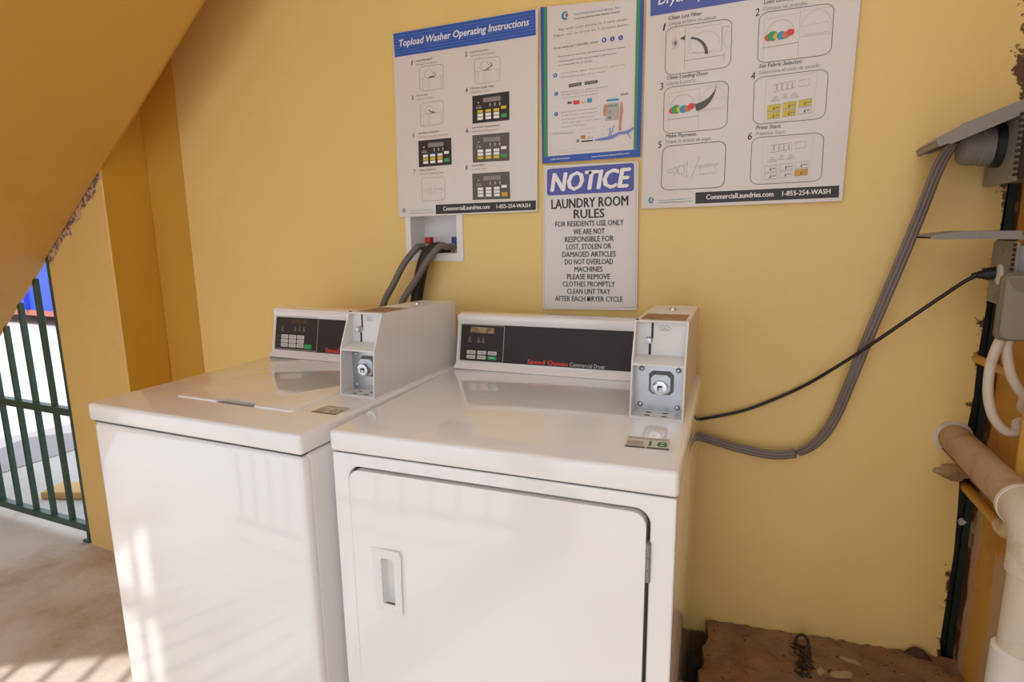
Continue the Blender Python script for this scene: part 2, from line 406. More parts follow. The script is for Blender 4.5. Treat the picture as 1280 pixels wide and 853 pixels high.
# right wall with flaking paint
def peel_material():
    m = bpy.data.materials.new('flaking_wall_paint'); m.use_nodes = True
    N = m.node_tree.nodes; L = m.node_tree.links; b = N['Principled BSDF']; b.inputs['Roughness'].default_value = 0.7
    tc = N.new('ShaderNodeTexCoord'); sep = N.new('ShaderNodeSeparateXYZ'); L.new(tc.outputs['Object'], sep.inputs[0])
    def noise(s, d=8.0):
        n = N.new('ShaderNodeTexNoise'); n.inputs['Scale'].default_value = s; n.inputs['Detail'].default_value = d; n.inputs['Roughness'].default_value = 0.65
        L.new(tc.outputs['Object'], n.inputs['Vector']); return n.outputs['Fac']
    def math_(op, a, bb, c=None):
        k = N.new('ShaderNodeMath'); k.operation = op
        for i, q in enumerate((a, bb, c)):
            if q is None: continue
            if hasattr(q, 'links'): L.new(q, k.inputs[i])
            else: k.inputs[i].default_value = q
        return k.outputs[0]
    def step(v, lo, hi):
        r = N.new('ShaderNodeMapRange'); r.inputs['From Min'].default_value = lo; r.inputs['From Max'].default_value = hi
        L.new(v, r.inputs['Value']); return r.outputs['Result']
    col = None
    def over(base, hexc, fac):
        mx = N.new('ShaderNodeMix'); mx.data_type = 'RGBA'; L.new(fac, mx.inputs['Factor'])
        if isinstance(base, str): mx.inputs['A'].default_value = lin(base)
        else: L.new(base, mx.inputs['A'])
        mx.inputs['B'].default_value = lin(hexc); return mx.outputs['Result']
    yw = math_('MULTIPLY_ADD', noise(9), 0.07, math_('SUBTRACT', sep.outputs['Y'], 0.035))     # wobbling distance along the wall
    yz = math_('MULTIPLY_ADD', sep.outputs['Z'], -0.06, yw)
    col = over('#cd9a42', '#b88430', step(noise(5), 0.5, 0.65))
    col = over(col, '#6b4b22', step(noise(34), 0.69, 0.73))
    low = math_('MULTIPLY_ADD', noise(7), 0.3, sep.outputs['Z'])
    col = over(col, '#bda27c', math_('MULTIPLY', math_('SUBTRACT', 1.0, step(math_('ADD', yw, 0.0), -0.16, -0.15)), math_('SUBTRACT', 1.0, step(low, 0.72, 0.76))))
    col = over(col, '#c2a684', math_('MULTIPLY', step(yw, -0.055, -0.045), math_('SUBTRACT', 1.0, step(low, 0.95, 1.0))))
    col = over(col, '#6d4124', math_('MULTIPLY', step(yw, -0.012, -0.004), step(noise(15), 0.40, 0.5)))
    L.new(col, b.inputs['Base Color'])
    bp = N.new('ShaderNodeBump'); bp.inputs['Strength'].default_value = 0.6; bp.inputs['Distance'].default_value = 0.01
    L.new(noise(14), bp.inputs['Height']); L.new(bp.outputs['Normal'], b.inputs['Normal'])
    return m
bm = BM(); box(bm, 0.760, 0.95, -1.75, 0.10, 0.0, 2.75)
struct(new('wall_right', bm, peel_material(), smooth=False))
# green steel post standing in the open corner joint
bm = BM()
prism(bm, [(0.725, 0.04), (0.745, 0.04), (0.745, 0.026), (0.7595, 0.026), (0.7595, 0.07), (0.70, 0.07), (0.70, 0.04)], XY, 0.0, 2.75)
struct(new('trim_1', bm, M_GREEN, smooth=False))

# rubble ledge along the foot of the back wall
bm = BM()
nx, ny = 40, 14
t = bmesh.new(); g = []
for i in range(nx+1):
    row = []
    for j in range(ny+1):
        x = 0.16 + (0.7595-0.16)*i/nx; y = -0.36 + 0.358*j/ny
        z = 0.165 + 0.05*(i/nx) + 0.010*math.sin(x*37+y*21)*math.sin(y*43) + random.uniform(-.004, .004) - 0.06*max(0, 1-j/3.0)*(i/nx)
        row.append(t.verts.new((x + (0.006*math.sin(y*60) if i == 0 else 0), y, z)))
    g.append(row)
for i in range(nx):
    for j in range(ny): t.faces.new((g[i][j], g[i+1][j], g[i+1][j+1], g[i][j+1]))
rim = [g[i][0] for i in range(nx+1)] + [g[nx][j] for j in range(1, ny+1)] + [g[i][ny] for i in range(nx-1, -1, -1)] + [g[0][j] for j in range(ny-1, 0, -1)]
low = [t.verts.new((v.co.x, v.co.y, 0.0)) for v in rim]
for k in range(len(rim)): t.faces.new((rim[k], rim[(k+1) % len(rim)], low[(k+1) % len(rim)], low[k]))
t.faces.new(low[::-1]); merge(bm, t)
struct(new('concrete_ledge', bm, M_LEDGE))

# ------------------------------------------------------------------ washer and dryer
def panel_frame(z0):
    v = Vector((0, 0.027, 0.1375)).normalized(); u = Vector((1, 0, 0)); n = u.cross(v)
    return frame((0, 0.585, z0), u, v, n)
def console(parent, w, z0):
    bm = BM()
    p = [(0.568, z0), (0.572, z0+0.006), (0.585, z0+0.012), (0.5885, z0+0.018), (0.6105, z0+0.130), (0.608, z0+0.136), (0.608, z0+0.146), (0.612, z0+0.152), (0.626, z0+0.155), (0.672, z0+0.155), (0.684, z0+0.150), (0.690, z0+0.140), (0.690, z0)]
    t = bmesh.new(); prism(t, p, YZ, 0.0, w); 
    merge(bm, t)
    o = new('console', bm, M_WHITE, parent); md = o.modifiers.new('edge', 'BEVEL'); md.width = 0.003; md.segments = 2; md.limit_method = 'ANGLE'; md.angle_limit = math.radians(60)
    return o
def key_legend(P, quads):
    pass

def coin_box(parent, x0, w, z0, back, label):
    y0, ym, yt = 0.272, 0.283, 0.322
    zm, zt, zb = z0+0.114, z0+0.199, z0+0.190
    root = BM(); T = 0.0035
    side = [(y0, z0), (back, z0), (back, zb-0.012), (back-0.015, zb), (yt, zt), (ym, zm)]
    prism(root, side, YZ, x0, x0+T); prism(root, side, YZ, x0+w-T, x0+w)
    # top, bottom, back skins and the two inner walls
    prism(root, [(yt, zt), (yt+0.0, zt-T), (back-0.015, zb-T), (back-0.015, zb)], YZ, x0+T, x0+w-T)
    prism(root, [(back-0.015, zb), (back-0.015, zb-T), (back-T, zb-0.012), (back, zb-0.012)], YZ, x0+T, x0+w-T)
    prism(root, [(y0, z0), (back, z0), (back, z0+T), (y0, z0+T)], YZ, x0+T, x0+w-T)
    prism(root, [(back-T, z0+T), (back, z0+T), (back, zb-0.012), (back-T, zb-0.012)], YZ, x0+T, x0+w-T)
    o = new('coin_box', root, M_BOXW, parent); o['label'] = label
    # shelf between the two compartments, with a white lip
    bm = BM(); prism(bm, [(ym-0.001, zm), (ym-0.001, zm-0.004), (ym+0.06, zm-0.004), (ym+0.06, zm+0.010), (ym+0.047, zm+0.010)], YZ, x0+T, x0+w-T)
    new('shelf', bm, M_BOXW, o)
    # upper coin plate
    yp = yt+0.012
    bm = BM(); prism(bm, [(ym+0.048, zm), (yp, zt-T), (yp+0.004, zt-T), (ym+0.052, zm)], YZ, x0+T, x0+w-T)
    cp = new('coin_plate', bm, M_BOXW, o)
    v = Vector((0, yp-(ym+0.048), zt-T-zm)).normalized(); u = Vector((1, 0, 0))
    MP = frame((x0, ym+0.048, zm), u, v, u.cross(v))
    P = Print(MP, o, 0.0004)
    cx = w*0.32
    P.rect('coin_slot', M_RUBBER, cx-0.0022, 0.047, cx+0.0022, 0.079)
    P.poly('coin_slot', M_RUBBER, [(cx-0.0022, 0.047), (cx-0.006, 0.040), (cx-0.001, 0.040), (cx+0.0022, 0.047)])
    P.rect('coin_slot', M_RUBBER, cx-0.0065, 0.006, cx-0.0015, 0.034)
    P.path('price_mark', I_GREY, [(w*0.55 + 0.011*math.cos(2*PI*k/24), 0.068 + 0.0055*math.sin(2*PI*k/24)) for k in range(24)], 0.0008, True)
    P.text('price_mark', I_GREY, '25c', (w*0.55-0.006, 0.0655), (w*0.55+0.006, 0.0655), h=0.0045, bold=0.01)
    P.done()
    N = MP.to_3x3() @ Vector((0, 0, 1))
    def at(a, b, h=0.0): return MP @ Vector((a, b, h))
    bm = BM(); lathe(bm, at(cx-0.006, 0.042), N, [(0.0075, 0), (0.0075, 0.004), (0.0055, 0.006), (0.0045, 0.012), (0.0062, 0.013), (0.0062, 0.017), (0.001, 0.018)], 20)
    new('return_knob', bm, M_BRASS if False else M_STEEL, o)
    bm = BM(); sweep(bm, smooth_path([at(cx-0.013, 0.006, .003), at(cx-0.010, 0.003, .009), at(cx-0.004, 0.002, .011), at(cx+0.003, 0.004, .009), at(cx+0.006, 0.008, .003)], 5), 0.0022, 10)
    new('coin_guard', bm, M_STEEL, o)
    # lower money-box plate with lock
    yl = y0+0.050
    bm = BM(); prism(bm, rrect(x0+T, x0+w-T, z0+T, zm-0.004, 0.002), XZ, -(yl+0.004), -yl)
    new('money_box_plate', bm, M_STEEL, o)
    xc, zc = x0+w*0.53, z0+0.066
    bm = BM(); t = bmesh.new(); s1, s2 = 0.026, 0.020
    def octa(s, c): return [(xc-s+c, zc-s), (xc+s-c, zc-s), (xc+s, zc-s+c), (xc+s, zc+s-c), (xc+s-c, zc+s), (xc-s+c, zc+s), (xc-s, zc+s-c), (xc-s, zc-s+c)]
    A = [t.verts.new((a, yl, b)) for a, b in octa(s1, 0.008)]; B_ = [t.verts.new((a, yl-0.013, b)) for a, b in octa(s2, 0.007)]
    t.faces.new(A); t.faces.new(B_[::-1])
    for i in range(8): t.faces.new((A[i], A[(i+1) % 8], B_[(i+1) % 8], B_[i]))
    merge(bm, t); new('lock_boss', bm, M_STEEL, o)
    bm = BM(); lathe(bm, (xc, yl-0.012, zc-0.005), (0, -1, 0), [(0.0155, 0), (0.0155, 0.014), (0.0145, 0.016), (0.0115, 0.0165), (0.0115, 0.0155), (0.001, 0.0155)], 28)
    lk = new('lock_cylinder', bm, M_CHROME, o)
    P = Print(XZ, lk, -(yl-0.012)+0.0166)
    P.rect('keyhole', M_RUBBER, xc-0.005, zc-0.010, xc+0.005, zc)
    P.rect('keyhole', M_STEEL, xc-0.0025, zc-0.010, xc+0.005, zc-0.0035, 2); P.done()
    for a, b in ((0.015, 0.016), (w-0.017, 0.014), (0.017, 0.095), (w-0.017, 0.095)):
        bm = BM(); lathe(bm, (x0+a, yl, z0+b), (0, -1, 0), [(0.006, 0), (0.0057, 0.002), (0.004, 0.004), (0.001, 0.0048)], 16)
        new('screw', bm, M_STEEL, o)
    P = Print(XY, o, z0+T+0.0002)
    for k, (a, b) in enumerate(((0.035, 0.012), (0.070, 0.012), (0.035, 0.034), (0.070, 0.034))):
        P.g += 1; P.disc('vent_hole', M_GAP, x0+a, y0+b, 0.0065, 1, 0.0035)
    P.done()
    # top: paper label and domed screw
    sl = (zb-zt)/(back-0.015-yt); vv = Vector((0, 1, sl)).normalized()
    MT = frame((x0, yt, zt), (1, 0, 0), vv, Vector((1, 0, 0)).cross(vv))
    P = Print(MT, o, 0.0003); P.rect('paper_label', M_TAN, 0.008, 0.02, w-0.008, 0.13); P.done()
    bm = BM(); lathe(bm, MT @ Vector((w*0.5, 0.24, 0)), MT.to_3x3() @ Vector((0, 0, 1)), [(0.009, 0), (0.0085, 0.003), (0.006, 0.005), (0.001, 0.006)], 18)
    new('top_screw', bm, M_CHROME, o)
    bm = BM(); lathe(bm, (x0+0.004, yt+0.004, zt), (0, 0, 1), [(0.0035, -0.002), (0.0035, 0.001), (0.002, 0.003)], 12)
    new('corner_screw', bm, M_GAP, o)
    return o

def cabinet(root, w, ztop, lidh, depth):
    bm = BM(); box(bm, 0.003, w-0.003, 0.022, depth, 0.0, ztop-lidh-0.0015, 0.010, 3)
    box(bm, 0.012, w-0.012, 0.008, depth-0.01, 0.0, 0.05)
    cab = new('cabinet', bm, M_WHITE, root)
    bm = BM(); box(bm, 0.009, w-0.009, 0.009, depth-0.005, ztop-lidh-0.004, ztop-lidh+0.004)
    new('shadow_gap', bm, M_GAP, root)
    bm = BM(); box(bm, 0.0, w, 0.0, depth, ztop-lidh, ztop, 0.009, 4)
    return cab, new('top_panel', bm, M_WHITE, root)

def sticker(parent, z, quad, num):
    """service sticker on the top panel: code field left out, number kept. quad: front-left, front-right, back-right, back-left"""
    a, b, c, d = [Vector(q) for q in quad]
    u = (b-a); L = u.length; u.normalize(); v = (d-a); H = v.length; v = v - u*v.dot(u); v.normalize()
    P = Print(frame((a.x, a.y, z), (u.x, u.y, 0), (v.x, v.y, 0), (0, 0, 1)), parent, 0.0004)
    P.poly('number_sticker', mat('sticker_paper', '#d3cab8', rough=0.4), rrect(0, L, 0, H*1.0, 0.002), 0)
    P.rect('number_sticker', I_MID, L*0.01, 0.0, L*0.46, H*0.13, 1); P.rect('number_sticker', I_MID, L*0.49, 0.0, L*0.99, H*0.13, 1)
    P.text('number_sticker', mat('number_green', '#1f7a3f', rough=0.5) if num == '18' else mat('number_grey_green', '#6d7a6a', rough=0.5), num, (L*0.53, H*0.22), (L*0.95, H*0.22), h=H*0.44, bold=0.01, layer=2)
    for k in range(2): P.rect('number_sticker', I_GREY, L*0.05, H*(0.80+0.09*k), L*0.95, H*(0.83+0.09*k), 1)
    for r_ in range(5): P.rect('number_sticker', I_GREY, L*0.03, H*(0.20+0.09*r_), L*(0.40+0.02*(r_ % 2)), H*(0.235+0.09*r_), 1)
    P.done()

# ---- dryer
WD, ZD = 0.683, 0.9155
dryer = thing('dryer', 'white coin dryer with square front door and sticker 18, right of the washer', 'dryer', (-0.5325, -0.78, 0), 0.05014)
cab, topd = cabinet(dryer, WD, ZD, 0.045, 0.70)
sticker(topd, ZD, ((0.5770,0.0936), (0.6560,0.0986), (0.6562,0.1548), (0.5737,0.1523)), '18')
DX0, DX1, DZ0, DZ1 = 0.040, 0.638, 0.345, 0.843
bm = BM(); holed(bm, [(0.003, 0.02), (WD-0.003, 0.02), (WD-0.003, ZD-0.0475), (0.003, ZD-0.0475)], [rrect(DX0, DX1, DZ0, DZ1, 0.028, 8)], XZ, -0.024, -0.004)
o = new('front_panel', bm, M_WHITE, dryer); md = o.modifiers.new('edge', 'BEVEL'); md.width = 0.0035; md.segments = 3; md.limit_method = 'ANGLE'; md.angle_limit = math.radians(50)
bm = BM(); prism(bm, rrect(DX0-0.006, DX1+0.006, DZ0-0.006, DZ1+0.006, 0.03, 8), XZ, -0.0225, -0.018)
new('door_gap', bm, M_GAP, dryer)
# door with a handle pocket
HX0, HX1, HZ0, HZ1 = 0.098, 0.150, 0.552, 0.672
bm = BM(); holed(bm, rrect(DX0+0.0045, DX1-0.0055, DZ0+0.0045, DZ1-0.0045, 0.025, 8), [rrect(0.110, 0.143, 0.556, 0.664, 0.006, 5)], XZ, -0.018, 0.002)
door = new('door', bm, M_WHITE, dryer); md = door.modifiers.new('edge', 'BEVEL'); md.width = 0.004; md.segments = 3; md.limit_method = 'ANGLE'; md.angle_limit = math.radians(50)
bm = BM(); t = BM(); holed(t, [(0.086, 0.678), (0.155, 0.680), (0.159, 0.668), (0.1575, 0.612), (0.157, 0.545), (0.150, 0.537), (0.094, 0.541)], [rrect(0.112, 0.142, 0.560, 0.661, 0.005, 5)], XZ, 0.0, 0.0065)
for v in t.verts:                     # the plate tapers flush into the door on its left side
    if v.co.y < -0.003: v.co.y = -0.0022 - 0.0058*min(1, max(0, (v.co.x-0.086)/0.03))
merge(bm, t)
# pocket walls and floor
po = rrect(0.112, 0.142, 0.560, 0.661, 0.005, 5); t = bmesh.new()
A = [t.verts.new((a, -0.004, b)) for a, b in po]; B_ = [t.verts.new((0.113+(a-0.112)*0.85, 0.016, b)) for a, b in po]
for i in range(len(po)): t.faces.new((A[i], A[(i+1) % len(po)], B_[(i+1) % len(po)], B_[i]))
t.faces.new(B_)
merge(bm, t)
hd = new('handle', bm, M_WHITE2, door)
bm = BM(); box(bm, DX1-0.006, DX1+0.003, -0.001, 0.014, 0.712, 0.785, 0.001, 1)
for k in range(3): cyl(bm, (DX1-0.001, 0.0, 0.714+0.024*k), (DX1-0.001, 0.0, 0.735+0.024*k), 0.0032, 12)
h_ = new('hinge', bm, M_GREY, door); h_['label'] = 'grey metal hinge'
con = console(dryer, 0.60, ZD)
MPD = panel_frame(ZD)
bm = BM(); prism(bm, rrect(0.014, 0.565, 0.022, 0.128, 0.002), MPD, -0.002, 0.0018)
pn = new('control_panel', bm, M_BLACK, con); pn['label'] = 'black control panel'
P = Print(MPD, con, 0.0021)
pts = [(0.0149,0.1262), (0.1475,0.1272), (0.1426,0.0220), (0.0108,0.0220)]
P.path('key_frame', I_LIGHT, rrect(pts[3][0], pts[1][0], pts[3][1], pts[0][1], 0.003), 0.0015, True)
P.poly('display', I_LCDW, [(0.0433,0.1040), (0.1166,0.1033), (0.1157,0.1187), (0.0432,0.1210)])
for a in (122, 198, 237):
    P.g += 1
    for k in range(4):
        q = ((0.0422,0.0759), (0.0411,0.0941)); 
        x0_ = q[0][0] + (a-122)*0.00036; z0_ = q[0][1] + k*0.0047
        P.rect('legend', I_GREY, x0_-0.004+0.001*k, z0_, x0_+0.005-0.001*k, z0_+0.0022)
KX = [(105,155), (178,229), (252,303)]
k_ul = (0.0356,0.0543); k_lr = (0.1277,0.0303)
for r_ in range(2):
    for c_ in range(3):
        w_ = (k_lr[0]-k_ul[0]-0.012)/3; x0_ = k_ul[0] + c_*(w_+0.006); hh = (k_ul[1]-k_lr[1]-0.003)/2; z1_ = k_ul[1] - r_*(hh+0.003) - 0.002
        bm = BM(); prism(bm, rrect(x0_, x0_+w_, z1_-hh, z1_, 0.0015, 3), MPD, 0.001, 0.0035, 0.0005, 1)
        kk = new('key', bm, I_KEYG if (r_ == 1 and c_ == 2) else I_KEY, con)
        if r_ == 1 and c_ == 2: kk['label'] = 'green start key'
        P.g += 1; P.disc('legend', I_RED, x0_-0.0028, z1_-hh*0.5, 0.0008)
        P.g += 1; P.rect('legend', I_GREY if not (r_ == 1 and c_ == 2) else I_KEY, x0_+w_*0.2, z1_-hh*0.58, x0_+w_*0.8, z1_-hh*0.4, 8)
P.text('logo_lettering', I_LOGO, 'Speed Queen', (0.2211,0.0251), (0.3376,0.0247), (0.2195,0.0373), bold=0.035)
P.text('lettering', I_KEY, 'Commercial Dryer', (0.3425,0.0250), (0.4395,0.0245), (0.3423,0.0358))
P.done()
coin_box(dryer, 0.556, 0.110, ZD, 0.69, 'white coin box with silver lock plate')

# ---- washer
WW, ZW = 0.651, 0.9125
washer = thing('washing_machine', 'white top-loading coin washer with closed lid and sticker 03, left of the dryer', 'washing machine', (-1.2172, -0.8268, 0), 0.00728)
cab, topw = cabinet(washer, WW, ZW, 0.044, 0.70)
bm = BM(); t = BM(); box(t, 0.004, WW-0.004, 0.004, 0.045, 0.02, ZW-0.0465, 0.016, 5); merge(bm, t)
new('front_panel', bm, M_WHITE, washer)
sticker(topw, ZW, ((0.5603,0.1331), (0.6301,0.1327), (0.6233,0.1859), (0.5550,0.1877)), '03')
bm = BM()
lid = [(0.150, 0.555), (0.150, 0.140), (0.152, 0.128), (0.160, 0.119), (0.290, 0.117), (0.305, 0.138), (0.395, 0.138), (0.412, 0.116), (0.512, 0.114), (0.521, 0.119), (0.525, 0.130), (0.525, 0.555)]
prism(bm, lid, XY, ZW-0.002, ZW+0.004, 0.002, 2)
ld = new('lid', bm, M_WHITE, washer)
bm = BM(); t = bmesh.new()
q = [(0.292, 0.1165, ZW+0.003), (0.410, 0.1155, ZW+0.003), (0.394, 0.136, ZW+0.0008), (0.306, 0.136, ZW+0.0008)]
t.faces.new([t.verts.new(p) for p in q]); q2 = [t.verts.new((a, b, ZW+0.0002)) for a, b, c in q]; t.faces.new(q2[::-1])
merge(bm, t); new('lid_grip', bm, mat('grip_grey', '#b9b6b8', rough=0.5), ld)
con = console(washer, 0.618, ZW)
MPW = panel_frame(ZW)
bm = BM(); prism(bm, rrect(0.014, 0.60, 0.022, 0.128, 0.002), MPW, -0.002, 0.0018)
pn = new('control_panel', bm, M_BLACK, con); pn['label'] = 'black control panel'
P = Print(MPW, con, 0.0021)
a_, b_ = (0.0106,0.0255), (0.1861,0.1314)
P.path('key_frame', I_LIGHT, rrect(a_[0], b_[0], a_[1], b_[1], 0.003), 0.0015, True)
P.poly('display', I_LCD, [(0.0758,0.1076), (0.1438,0.1087), (0.1442,0.1218), (0.0766,0.1221)])
for (cx_, cy_, n_) in ((275, 400, 4), (465, 400, 3), (525, 400, 3), (587, 400, 3)):
    pass
for q in ((0.0424,0.0824), (0.0958,0.0846), (0.1135,0.0855), (0.1309,0.0856)):
    P.g += 1
    for k in range(4):
        P.rect('legend', I_GREY, q[0]-0.0045+0.0009*k, q[1]+k*0.0042, q[0]+0.0045-0.0009*k, q[1]+k*0.0042+0.002)
k_ul = (0.0423,0.0735); k_lr = (0.1308,0.0332)
for r_ in range(3):
    for c_ in range(3):
        w_ = (k_lr[0]-k_ul[0]-0.012)/3 + 0.0025; x0_ = k_ul[0] + c_*(w_+0.0045) - 0.002; hh = (k_ul[1]-k_lr[1]-0.004)/3; z1_ = k_ul[1] - r_*(hh+0.0018) - 0.0015
        bm = BM(); prism(bm, rrect(x0_, x0_+w_, z1_-hh, z1_, 0.0015, 3), MPW, 0.001, 0.0035, 0.0005, 1)
        new('key', bm, I_KEY, con)
        P.g += 1; P.rect('legend', I_GREY, x0_+w_*0.2, z1_-hh*0.58, x0_+w_*0.8, z1_-hh*0.4, 8)
        P.g += 1; P.rect('legend', I_GREY, x0_-0.0032, z1_-hh*0.6, x0_-0.0014, z1_-hh*0.4)
        P.g += 1
        if c_ == 0: P.rect('legend', I_MID, x0_-0.013, z1_-hh*0.6, x0_-0.005, z1_-hh*0.4)
g0, g1 = (0.1374,0.0303), (0.1646,0.0445)
bm = BM(); prism(bm, rrect(g0[0], g1[0], g0[1], g1[1], 0.0015, 3), MPW, 0.001, 0.0035, 0.0005, 1)
kk = new('key', bm, I_KEYG, con); kk['label'] = 'green start key'
lg0, lg1 = (0.2214,0.0250), (0.2203,0.0389)
P.text('logo_lettering', I_LOGO, 'Speed Queen', lg0, (lg0[0]+0.117, lg0[1]), lg1, bold=0.035)
P.done()
coin_box(washer, 0.530, 0.101, ZW, 0.69, 'white coin box with silver lock plate')

# ------------------------------------------------------------------ posters and sign on the back wall
def quad_bm(q, y0, y1):
    """sheet with the corner points q (bl, br, tr, tl) on the wall"""
    bm = BM(); prism(bm, [tuple(p) for p in q], XZ, -y1, -y0); return bm
YW = -0.008
def poster(name, label, cat, q, m, group=None):
    cx = sum(p[0] for p in q)/4; cz = min(p[1] for p in q)
    root = thing(name, label, cat, (cx, YW, cz), 0, group)
    bm = quad_bm(q, YW+0.0012, YW)
    bmesh.ops.translate(bm, verts=bm.verts[:], vec=(-cx, -YW, -cz))
    new('sheet', bm, m, root, smooth=False)
    P = Print(frame((-cx, 0, -cz), (1, 0, 0), (0, 0, 1), (0, -1, 0)), root, 0.0002)
    return root, P
def lerp(a, b, t): return (a[0]+(b[0]-a[0])*t, a[1]+(b[1]-a[1])*t)
def quad(q):
    bl, br, tr, tl = q
    return lambda u, v: lerp(lerp(bl, br, u), lerp(tl, tr, u), v)
def rq(Q, u0, v0, u1, v1): return [Q(u0, v0), Q(u1, v0), Q(u1, v1), Q(u0, v1)]
def rr(Q, r, n=5, a=1.0): return [Q(u, v) for u, v in rrect2(r, a, n)]
def rrect2(r, a, n):
    out = []
    for cx, cz, a0 in ((1-r, 1-r*a, 0), (r, 1-r*a, 90), (r, r*a, 180), (1-r, r*a, 270)):
        for k in range(n+1):
            t = math.radians(a0+90.0*k/n); out.append((cx+r*math.cos(t), cz+r*a*math.sin(t)))
    return out
def logo(P, c, r):
    P.g += 1
    """round water-drop emblem: blue crescent around a brown disc"""
    pts = [(c[0]+r*math.cos(t), c[1]+r*0.95*math.sin(t)) for t in [math.radians(60+10*k) for k in range(25)]]
    pts += [(c[0]+r*0.25+r*0.62*math.cos(t), c[1]+r*0.05+r*0.62*math.sin(t)) for t in [math.radians(300-10*k) for k in range(25)]]
    bmc = pts
    for k in range(24):
        P.poly('emblem', I_TEAL, [pts[k], pts[k+1], pts[48-k], pts[49-k]])
    P.disc('emblem', I_ORANGE, c[0]+r*0.35, c[1]+r*0.05, r*0.42, 2)
    P.path('emblem', I_TEAL, [(c[0]+r*0.1, c[1]+r*0.35), (c[0]+r*0.4, c[1]+r*0.1), (c[0]+r*0.2, c[1]-r*0.3)], r*0.15, False, 3)

# --- washer instructions
q = ((-0.8589,1.3534), (-0.3760,1.3596), (-0.3710,1.9098), (-0.8501,1.9081))
root, P = poster('instruction_poster', 'white washer instruction poster with blue top banner and eight steps, above the hose box', 'poster', q, M_PAPER)
bq = ((-0.8464,1.8388), (-0.3777,1.8418), (-0.3786,1.9082), (-0.8488,1.9072))
P.poly('banner', I_BLUE, bq)
Q = quad(bq)
for k in range(7): P.poly('banner', I_STRIPE, rq(Q, 0, 0.10+0.125*k, 1, 0.125+0.125*k), 2)
P.text('title', I_WHITE, 'Topload Washer Operating Instructions', (-0.8280,1.8669), (-0.3969,1.8699), (-0.8298,1.8859), bold=0.022, shear=0.2, layer=4)
def num(P, s, a, h): P.text('lettering', I_BLACK, s, a, (a[0]+h*0.62, a[1]+h*0.08), h=h, bold=0.01, shear=0.2)
def steps(P, items, h1, h2, hn):
    for n_, na, l1, a1, b1, l2, a2, b2 in items:
        num(P, n_, na, hn)
        P.text('lettering', I_MID, l1, a1, b1, h=h1, bold=0.02, shear=0.2)
        P.text('lettering', I_GREY, l2, a2, b2, h=h2, shear=0.2)
HH = 0.0064
steps(P, [
 ('1', (-0.7881,1.8096), 'Add Detergent.', (-0.7712,1.8167), (-0.7113,1.8184), 'Agregue detergente.', (-0.7703,1.8065), (-0.6962,1.8070)),
 ('2', (-0.6015,1.8120), 'Load Laundry.', (-0.5843,1.8197), (-0.5241,1.8206), 'Coloque las prendas.', (-0.5833,1.8095), (-0.5033,1.8100)),
 ('3', (-0.7913,1.7076), 'Close Lid.', (-0.7737,1.7163), (-0.7341,1.7175), 'Cierre la tapa.', (-0.7733,1.7059), (-0.7140,1.7080)),
 ('4', (-0.6023,1.7119), 'Choose Cycle Type.', (-0.5858,1.7191), (-0.5071,1.7193), 'Seleccione el ciclo.', (-0.5843,1.7087), (-0.5162,1.7093)),
 ('5', (-0.7932,1.5961), 'Set Fabric Selector.', (-0.7719,1.6050), (-0.6963,1.6070), 'Seleccione el ciclo de lavado.', (-0.7724,1.5942), (-0.6661,1.5956)),
 ('6', (-0.6040,1.5976), 'Set Wash Temperature.', (-0.5849,1.6078), (-0.4908,1.6091), 'Seleccione la temperatura.', (-0.5852,1.5971), (-0.4954,1.5981)),
 ('7', (-0.7942,1.4871), 'Make Payment.', (-0.7744,1.4940), (-0.7125,1.4959), 'Toque la tarjeta de pago.', (-0.7766,1.4831), (-0.6840,1.4850)),
 ('8', (-0.6088,1.4893), 'Press Start.', (-0.5879,1.4980), (-0.5423,1.4999), 'Presione Start.', (-0.5882,1.4870), (-0.5351,1.4891)),
], HH*0.75, HH*0.68, 0.0125)
def washer_icon(P, q, kind):
    P.g += 1
    Q = quad(q); P.path('drawing', I_GREY, rr(Q, 0.12, 5, 0.9), 0.0010, True)
    L = lambda pts, m=I_LIGHT, w=0.0009: P.path('drawing', m, [Q(*p) for p in pts], w)
    L([(0.06, 0.58), (0.06, 0.5), (0.97, 0.5), (0.97, 0.6)]); L([(0.14, 0.5), (0.14, 0.04)]); L([(0.92, 0.5), (0.92, 0.04)]); L([(0.36, 0.5), (0.34, 0.05)]); L([(0.42, 0.5), (0.42, 0.05)])
    if kind == 'pay': return
    L([(0.2, 0.62), (0.28, 0.84), (0.48, 0.86), (0.58, 0.66), (0.5, 0.54), (0.3, 0.52), (0.2, 0.62)], I_GREY)
    if kind == 1:
        L([(0.62, 0.72), (0.70, 0.60), (0.60, 0.54)], I_MID, 0.002); P.poly('drawing', I_MID, [Q(0.36, 0.50), Q(0.66, 0.52), Q(0.58, 0.57), Q(0.44, 0.56)])
    elif kind == 2:
        L([(0.62, 0.80), (0.70, 0.68), (0.60, 0.60), (0.45, 0.55)], I_GREY, 0.003); P.poly('drawing', I_GREEN, [Q(0.34, 0.495), Q(0.66, 0.505), Q(0.58, 0.53), Q(0.42, 0.52)]); P.disc('drawing', I_MID, *Q(0.66, 0.66), 0.0022, 3)
    else:
        L([(0.36, 0.68), (0.46, 0.60), (0.58, 0.55)], I_MID, 0.0026); P.poly('drawing', I_GREY, [Q(0.4, 0.50), Q(0.72, 0.52), Q(0.6, 0.57)])
washer_icon(P, ((-0.7602,1.7307), (-0.6782,1.7320), (-0.6765,1.8003), (-0.7602,1.8008)), 1)
washer_icon(P, ((-0.5706,1.7323), (-0.4897,1.7326), (-0.4876,1.8000), (-0.5714,1.8013)), 2)
washer_icon(P, ((-0.7626,1.6271), (-0.6838,1.6307), (-0.6781,1.6975), (-0.7622,1.6943)), 3)
